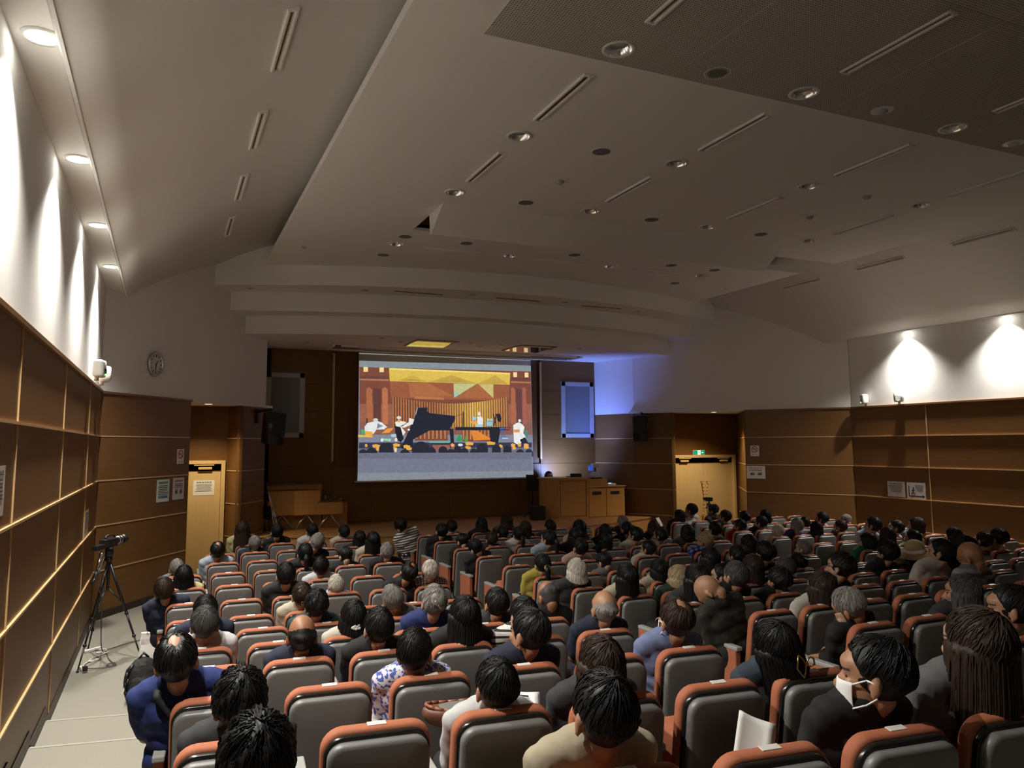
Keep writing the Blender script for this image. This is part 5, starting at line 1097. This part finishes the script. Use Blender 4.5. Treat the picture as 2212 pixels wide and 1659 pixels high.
TABLE = """
1 L 0 2 -.08 -.02 C k ltblue n 0 1 0
2 L 1 0 -.09 .07 L b paleyellow r 0 0 1
3 L 1 1 -.01 -.06 Z g navy n 0 1 2
4 L 2 0 -.08 .01 S k pattern n 0 0 1
5 L 3 0 -.02 -.01 S k white n 0 0 1
6 L 2 2 .19 .04 S g black tr 1 0 1
7 L 2 3 -.08 .01 P k black n 0 0 1
8 L 1 5 -.07 .04 S k black n 0 1 0
9 L 2 4 -.03 -.05 S k white r 0 0 0
10 L 1 6 -.05 -.04 U b cream n 1 1 1
11 L 1 7 -.08 -.04 V k teal n 0 0 0
12 L -1 4 -.03 -.06 L k paleyellow n 0 0 1
13 L -1 3 -.09 -.10 Z g grey n 0 0 1
14 L -1 5 -.24 -.03 S b navy n 1 1 0
15 L -1 7 .07 -.02 S k navy n 0 0 1
16 L -1 8 .02 -.03 S m white n 0 1 0
17 L -1 10 -.20 0 C k royal n 0 1 0
18 L -1 11 .01 -.07 V k dgrey n 1 0 0
19 L -1 12 -.03 -.05 V k navy n 1 0 0
20 L 0 9 .02 -.06 F k navy n 1 1 2
21 L 1 8 .03 -.07 B k warmwhite n 0 0 1
22 L 1 9 -.02 -.05 S k black n 1 0 1
23 L 1 10 -.06 -.08 S k floral r 1 0 0
24 L 1 11 0 -.12 S k white n 1 1 0
26 L 2 9 .04 -.02 L k black n 1 0 1
27 L 3 8 .14 -.05 S k dgrey n 0 0 0
28 L 3 9 -.06 -.05 S k stripe n 1 0 1
281 L 2 10 .06 -.03 S k navy l 0 0 0
29 L 4 8 .13 -.05 F m black d 1 0 2
30 L 4 9 .04 -.05 F g navy n 0 0 0
31 L 2 11 -.03 -.07 L b dgrey n 1 0 1
32 L 1 12 -.03 -.03 S k beige n 0 1 0
33 L 4 0 0 -.06 S k warmwhite n 0 0 1
34 L 4 1 .05 -.07 L k black n 0 0 1
35 L 4 2 .03 .01 L k cream n 0 0 1
36 L 4 3 -.01 -.04 S g black n 1 1 0
37 L 3 3 -.04 -.09 S k black d 1 0 1
38 L 2 5 -.05 -.12 S w ltblue n 0 1 1
39 L 3 5 .21 -.02 C k black tr 0 0 2
40 L 4 5 -.01 -.02 G w check n 0 1 2
41 L 2 7 .12 -.03 Z g grey tl 0 0 2
42 L 2 8 .14 .01 U g blue n 0 0 1
45 C 0 1 -.06 -.01 S k black n 1 1 1
46 C 1 0 -.06 -.06 S k white n 0 0 1
47 C 2 0 .01 -.05 B k black n 1 0 1
48 C 3 0 0 0 B b mauve n 0 0 1
49 C 3 1 -.06 -.04 L b black n 0 0 1
50 C 2 1 .02 -.11 S k black n 0 0 0
51 C 2 2 -.10 -.02 P k white n 0 0 1
52 C 0 2 0 -.11 S k black d 1 0 1
53 C 1 2 -.07 -.08 S b black n 0 0 0
54 C 0 3 -.03 -.06 S k black s 1 0 1
55 C 4 1 -.09 -.04 S k grey n 0 0 0
56 C 2 3 -.05 .01 P k ltblue l 0 1 1
57 C 4 2 -.02 .03 B k pink n 0 0 1
58 C 3 3 -.11 .02 L k black n 1 0 1
59 C 5 2 -.04 -.06 B k black n 0 0 1
60 C 7 1 -.13 -.03 S g black n 1 1 0
61 C 6 2 -.12 -.04 S k black n 1 1 0
62 C 4 3 -.09 -.08 L k black n 0 0 1
63 C 5 3 -.05 -.02 S k cream l 0 0 0
64 C 2 4 -.03 -.01 S k pink n 0 1 0
65 C 0 5 -.06 -.04 P k yellow n 0 0 1
66 C 0 6 -.11 0 B w dgrey n 1 0 1
67 C 2 5 -.15 -.10 S k grey d 0 1 1
68 C 0 7 -.05 -.01 L k cream n 0 0 1
69 C 4 4 .05 -.10 S k warmwhite l 0 1 0
70 R 0 0 .04 -.07 L k black l 1 0 1
71 R 1 0 -.15 .05 S k white l 0 1 0
72 C 7 2 -.09 -.05 B b black n 0 0 1
73 C 6 3 -.10 -.05 S k white l 1 1 0
74 C 7 3 -.08 -.03 B k grey n 0 0 1
75 C 6 4 .04 -.03 S y plaid l 0 1 0
76 C 8 3 -.03 0 S k black n 0 0 0
77 R 2 0 .02 -.01 S k dgrey d 0 0 0
78 R 1 1 -.06 -.02 S k grey l 0 0 1
79 R 2 1 -.09 -.05 U k black n 0 0 1
80 R 0 2 0 -.10 S k red l 0 0 1
81 C 2 6 -.04 -.07 B k beige n 0 0 1
82 C 3 6 .19 .03 L k dgrey n 0 0 1
83 C 1 7 .05 -.07 B y dgreen l 1 0 0
84 C 0 8 .09 .01 L k dgrey n 0 0 1
85 C 2 7 .10 -.09 S k grey p 0 0 1
86 C 1 8 .02 .01 S m black n 0 0 0
87 C 0 9 -.18 -.01 D k olive b 1 0 0
88 C 6 5 .07 .02 B k black n 0 0 1
89 R 3 1 -.07 -.05 L k black n 0 0 1
90 R 1 2 -.01 -.06 S k black l 0 0 1
91 R 0 3 .04 -.10 G w cream n 0 0 1
92 R 1 3 -.04 -.02 S g blue n 0 0 0
93 R 3 2 .03 -.14 S k black n 0 0 1
94 R 4 2 -.03 -.05 S k pink l 0 0 0
95 R 2 3 -.12 -.10 B k grey n 0 0 1
96 R 3 3 -.06 -.10 S b grey l 0 0 1
97 R 5 2 .23 -.16 Z g beige d 0 1 1
98 R 2 4 .21 .05 S k ltblue l 0 0 0
99 R 3 4 .24 -.02 S k white p 0 0 1
100 R 4 4 .22 0 B b grey l 0 0 1
101 R 0 5 .02 -.07 B k green l 0 0 1
102 R 1 5 -.07 0 L b black n 1 0 1
103 R 2 5 -.04 -.07 S k warmwhite l 0 0 1
104 C 8 7 .02 -.02 H k mauve tl 0 0 1
105 C 7 7 .01 .02 V k black n 1 0 0
106 C 8 5 .02 -.10 S g grey l 0 0 1
107 C 3 8 .29 .02 V k dgreen l 0 0 1
108 C 1 9 .09 -.06 L b warmwhite n 0 0 1
109 C 0 10 .09 -.08 S g black s 1 0 0
110 C 6 6 .02 -.12 U k black n 0 0 1
111 C 4 7 -.05 -.06 S m black n 0 0 0
112 C 2 8 .01 -.08 V k black n 0 0 0
113 C 4 6 .10 .03 S k black n 0 0 0
114 C 3 7 .01 -.01 L b dgrey n 0 0 1
115 C 5 6 .02 .04 V k black n 0 0 1
116 R 4 5 -.07 -.07 B k white tl 0 0 1
117 C 7 8 .07 .08 B k black n 0 0 1
118 R 3 6 .09 -.01 V k beige n 0 0 1
119 R 2 6 .26 -.02 S k black n 0 0 0
120 C 5 9 .07 .05 D k greystripe d 0 0 2
121 C 6 8 .21 .07 S k warmwhite l 0 0 1
122 C 2 10 -.03 -.08 L m dgrey l 1 0 0
125 L 3 12 .01 -.02 S k black p 1 1 0
126 L 4 12 -.01 .05 L b grey n 0 0 1
127 C 0 11 .12 -.04 S k beige p 0 1 0
128 L 1 13 -.07 -.12 L u dgrey n 0 0 1
129 L 4 11 -.09 -.07 L k denim tl 1 0 1
130 L 4 10 -.03 -.03 C b shirtblue n 1 1 0
"""
EXTRA = {4: '', 17: 'black shoulder strap', 65: 'yellow hair tie', 42: 'silver hair clip', 21: 'white flower clip', 129: 'gold claw clip', 125: 'white face mask', 10: 'gold hair clip', 104: 'pale band', 87: 'leaning left', 109: 'hand to cheek', 75: '', 30: '', 2: 'bag straps'}
ROWS = [r.split() for r in TABLE.strip().splitlines()]
TAKEN = {(r[1], int(r[2]), int(r[3])) for r in ROWS} | {('C', 0, 0)}
build_seats(TAKEN)
for r in ROWS:
    i = int(r[0]); person(i, r[1], int(r[2]), int(r[3]), float(r[4]), float(r[5]), r[6], r[7], r[8], r[9], r[10] == '1', r[11] == '1', int(r[12]), EXTRA.get(i, ''))
person(44, 'C', 0, 0, -.30, .06, 'S', 'k', 'stripe', 's', True, False, 1, 'leaning on the armrest')
# ------------------------------------------------------------------ what some of them wear or hold
def clip_bar(bm, c, ln, r, rot):
    v = ball(bm, (0, 0, 0), (ln/2, r, r*1.4), 10, rot=rot); bmesh.ops.translate(bm, verts=v, vec=c)
bm = BM()
for dx_, dz_ in ((-.022, .0), (-.008, .008), (.008, .004), (.020, -.006), (0, -.010), (-.014, -.006), (.014, .012)): ball(bm, (dx_, -.128, -.028+dz_), (.013, .006, .011), 8)
on_head(21, 'hair_clip', bm, M['paper'])
bm = BM(); tube(bm, [(-.03, -.135, .045), (-.01, -.142, .02), (.022, -.136, -.02)], .006, 8); on_head(42, 'hair_clip', bm, M['metal'])
bm = BM()
for p, q in (((-.012, -.128, -.045), (-.012, -.128, -.018)), ((-.012, -.128, -.018), (.004, -.130, -.018)), ((.004, -.130, -.018), (.004, -.130, -.045)), ((.012, -.13, -.018), (.03, -.127, -.018)), ((.02, -.13, -.018), (.02, -.13, -.042)), ((-.012, -.128, -.045), (.004, -.13, -.045))): cone(bm, p, q, .0025, .0025, 6)
on_head(10, 'hair_clip', bm, M['brass'])
bm = BM(); n = 14                                                   # open-work claw clip
a = [(-.005+.052*math.sin(math.pi*t/n)*.5, -.142, -.0-.10*t/n) for t in range(n+1)]; tube(bm, a, .0035, 6); tube(bm, [a[0], (-.028, -.142, -.05), a[-1]], .0035, 6)
tube(bm, [(.020, -.145, -.05), (.045, -.15, -.025), (.065, -.15, -.04), (.062, -.15, -.065), (.040, -.15, -.065), (.020, -.145, -.05)], .004, 6); on_head(129, 'claw_clip', bm, M['brass'])
bm = BM(); lathe(bm, [(.022, -.012), (.034, -.006), (.034, .006), (.022, .012), (.022, -.012)], 14); bm.transform(Matrix.Translation((0, -.128, -.006)) @ Matrix.Rotation(1.2, 4, 'X')); on_head(65, 'hair_tie', bm, CM['yellow'])
def face_mask(pid):
    bm = BM(); g = [[Vector((.066*math.sin(u*1.25), .040+.066*math.cos(u*1.25)*(1+.10*math.cos(v*1.4)), -.058+.042*v)) for u in np.linspace(-1, 1, 11)] for v in np.linspace(-1, 1, 7)]
    vv = [[bm.verts.new(p) for p in row] for row in g]
    for i in range(6):
        for k in range(10): bm.faces.new((vv[i][k], vv[i][k+1], vv[i+1][k+1], vv[i+1][k]))
    q = bmesh.ops.extrude_face_region(bm, geom=bm.faces[:]); bmesh.ops.translate(bm, verts=[v for v in q['geom'] if isinstance(v, bmesh.types.BMVert)], vec=(0, -.004, 0))
    for s in (-1, 1):
        tube(bm, [(s*.063, .060, -.022), (s*.078, .015, .0), (s*.084, -.018, -.012)], .0028, 6); tube(bm, [(s*.063, .060, -.094), (s*.076, .02, -.075), (s*.084, -.012, -.05)], .0028, 6)
    bmesh.ops.recalc_face_normals(bm, faces=bm.faces[:]); on_head(pid, 'face_mask', bm, M['paper'])
for p in (125, 96, 81, 130): face_mask(p)
def glasses(pid):
    bm = BM()
    for s in (-1, 1):
        n = 16; tube(bm, [(s*.033+.023*math.cos(2*math.pi*i/n), .104, -.004+.018*math.sin(2*math.pi*i/n)) for i in range(n+1)], .0018, 5); tube(bm, [(s*.056, .102, .0), (s*.080, .04, .0), (s*.084, -.02, -.006)], .0018, 5)
    tube(bm, [(-.010, .108, 0), (.010, .108, 0)], .0018, 5); on_head(pid, 'glasses', bm, M['black'])
for p in (69, 107, 75, 71): glasses(p)
bm = BM(); lathe(bm, [(.001, .118), (.05, .112), (.082, .085), (.098, .035), (.104, .0), (.16, -.018), (.185, -.03), (.183, -.036), (.155, -.026), (.102, -.008)], 32); bm.transform(Matrix.Translation((0, -.012, .035)) @ Matrix.Diagonal((.95, 1.1, 1, 1))); ht = on_head(104, 'straw_hat', bm, mottled('straw', (.34, .24, .12), (.42, .30, .16), 120, .8, .4))
bm = BM(); lathe(bm, [(.1065, .002), (.1055, .012), (.1015, .034), (.1005, .036)], 32); bm.transform(Matrix.Translation((0, -.012, .035)) @ Matrix.Diagonal((.95, 1.1, 1, 1))); o = new_obj('hat_band', bm, M['paper'], ht, True)
def strap(pid, pts, r, nm='shoulder_strap'):
    t, H = PEOPLE[pid]; bm = BM()
    for a, b in zip(pts, pts[1:]): capsule(bm, a, b, r, r, 8)
    me = remesh(bm, nm, .008, 2); o = mesh_obj(nm, me, CM['black'], t, True)
strap(17, [(-.05, .30, .90), (-.10, .22, .94), (-.09, .13, .90), (-.02, .11, .80), (.08, .13, .68), (.15, .17, .58)], .021)
for s in (-1, 1): strap(2, [(s*.12, .30, .88), (s*.125, .21, .925), (s*.13, .13, .88), (s*.13, .12, .74)], .018, 'bag_strap')
# hand raised to the cheek, for the grey-haired listener
t, H = PEOPLE[109]; T_, _ = poses('s'); bm = BM(); e_ = Vector((-.20, .36, .66)); wv = H @ Vector((-.075, .075, -.115))
capsule(bm, e_, wv, .040, .030, 10); capsule(bm, wv, H @ Vector((-.072, .06, -.05)), .032, .026, 10)
for i in range(4): capsule(bm, H @ Vector((-.072, .075-.016*i, -.06)), H @ Vector((-.066, .07-.016*i, .0)), .010, .008, 8)
capsule(bm, wv, H @ Vector((-.05, .098, -.07)), .013, .010, 8); mesh_obj('raised_forearm', remesh(bm, 'raised_forearm', .008, 2), SK[1], t, True)
# the collar of the beige shirt and papers held up
def paper_stack(nm, loc, rot, wd, ht, lb, cat, n=2, text=True):
    t = thing(nm, loc, lb, cat); t.rotation_euler = rot
    for i in range(n):
        bm = BM(); g = []
        for v in range(9):
            g.append([bm.verts.new((wd*(u/6-.5)+.006*i, .012*math.sin(math.pi*u/6)*(1+.4*i)+.006*i, ht*(v/8-.5)+.004*i)) for u in range(7)])
        for a in range(8):
            for c in range(6): bm.faces.new((g[a][c], g[a][c+1], g[a+1][c+1], g[a+1][c]))
        q = bmesh.ops.extrude_face_region(bm, geom=bm.faces[:]); bmesh.ops.translate(bm, verts=[v for v in q['geom'] if isinstance(v, bmesh.types.BMVert)], vec=(0, .0012, 0))
        bmesh.ops.recalc_face_normals(bm, faces=bm.faces[:]); new_obj('page', bm, M['paper'], t, True)
    if text:
        bm = BM(); rn = random.Random(4)
        for i in range(7): box(bm, (-.01, -.002, ht*(.36-.10*i)), (wd*(.5+.25*rn.random()), .001, ht*.022 if i else ht*.04))
        new_obj('print', bm, M['ink'], t)
    return t
def seat_point(b, k, j, dx, dy, dz): x, y, z, rz = seat_pos(b, k, j); return (x+dx, y+dy, z+dz)
paper_stack('programme', seat_point('L', 2, 11, -.30, .38, .76), (math.radians(-58), .12, -.35), .17, .24, 'printed white programme held open beside the person in the beige shirt', 'programme')
paper_stack('folded_paper', seat_point('L', 3, 12, -.30, .42, .76), (math.radians(-35), .35, -.5), .14, .20, 'blank folded white paper held by the person in a white face mask', 'paper', 2, False)
paper_stack('leaflet', seat_point('R', 0, 0, -.22, .45, .86), (math.radians(-30), 0, .5), .15, .21, 'pale leaflet held by the long-haired person near the right doors', 'leaflet', 1, False)
paper_stack('leaflet', seat_point('L', 4, 12, -.34, .55, .64), (math.radians(-60), 0, .3), .15, .21, 'white leaflet on the lap of the dark-haired person at lower right', 'leaflet', 1, False)
# brown bag on a lap, bottle
t = thing('tote_bag', seat_point('L', 1, 11, -.02, .42, .62), 'open brown and grey bag lying on a lap behind a white shirt', 'bag', rz=-.1); t.location.x = seat_pos('L', 1, 10)[0]+.05; t.location.y = seat_pos('L', 1, 10)[1]-.30; t.location.z = seat_pos('L', 1, 11)[2]+.70
bm = BM(); ball(bm, (0, 0, 0), (.20, .09, .085), 18)
for v in bm.verts:
    if v.co.z > .03: v.co.z = .03+(v.co.z-.03)*.2-.02*math.cos(v.co.x*9); v.co.y *= .8
new_obj('bag_body', bm, mottled('brown_leather', (.16, .06, .032), (.11, .04, .022), 60, .5, .2), t, True)
bm = BM(); tube(bm, [(.18*math.cos(a), .075*math.sin(a), .028+.012*math.cos(2*a)) for a in np.linspace(0, 2*math.pi, 21)], .009, 8); new_obj('rim', bm, mat('bag_edge', (.22, .075, .04), .5), t, True)
bm = BM(); ball(bm, (0, 0, .02), (.16, .06, .012), 14); new_obj('lining', bm, M['seatgrey'], t, True)
t = thing('drink_bottle', seat_point('R', 1, 4, -.27, .25, .62), 'small orange drink bottle on an armrest in the right block', 'bottle')
bm = BM(); lathe(bm, [(.001, 0), (.03, 0), (.032, .02), (.032, .11), (.014, .15)], 14); new_obj('bottle', bm, mat('amber_drink', (.30, .10, .03), .2), t, True)
bm = BM(); lathe(bm, [(.015, .145), (.016, .175), (.001, .176)], 14); new_obj('cap', bm, M['paper'], t, True)
# seated speaker behind the lectern
bz = STG-.04
t = thing('person', (9.27, 18.34, bz), 'person with long black hair and white mask seated behind the lectern', 'person', None, math.pi*.96)
T, H = poses('n'); o = child('body', get_body('n'), t); matobj(o, SK[1]); o = child('shirt', get_shirt('n', True, False), t); matobj(o, CM['black']); o = child('trousers', TROU, t); matobj(o, CM['black']); o = child('hair', get_hair('L'), t); o.matrix_local = H; matobj(o, HM['k']); PEOPLE[200] = (t, H); face_mask(200)
tt = thing('office_chair', (9.27, 18.36, STG), 'dark chair behind the lectern', 'chair', None, math.pi*.96)
bm = BM(); box(bm, (0, .33, .40), (.44, .42, .08), bev=.02); new_obj('seat', bm, M['blackm'], tt)
bm = BM(); box(bm, (0, .10, .70), (.42, .05, .4), bev=.02); new_obj('backrest', bm, M['blackm'], tt)
for sx in (-1, 1):
    for sy in (.16, .50): bm = BM(); cone(bm, (sx*.18, sy, .37), (sx*.2, sy, 0), .014, .012, 8); new_obj('leg', bm, M['metal'], tt, True)
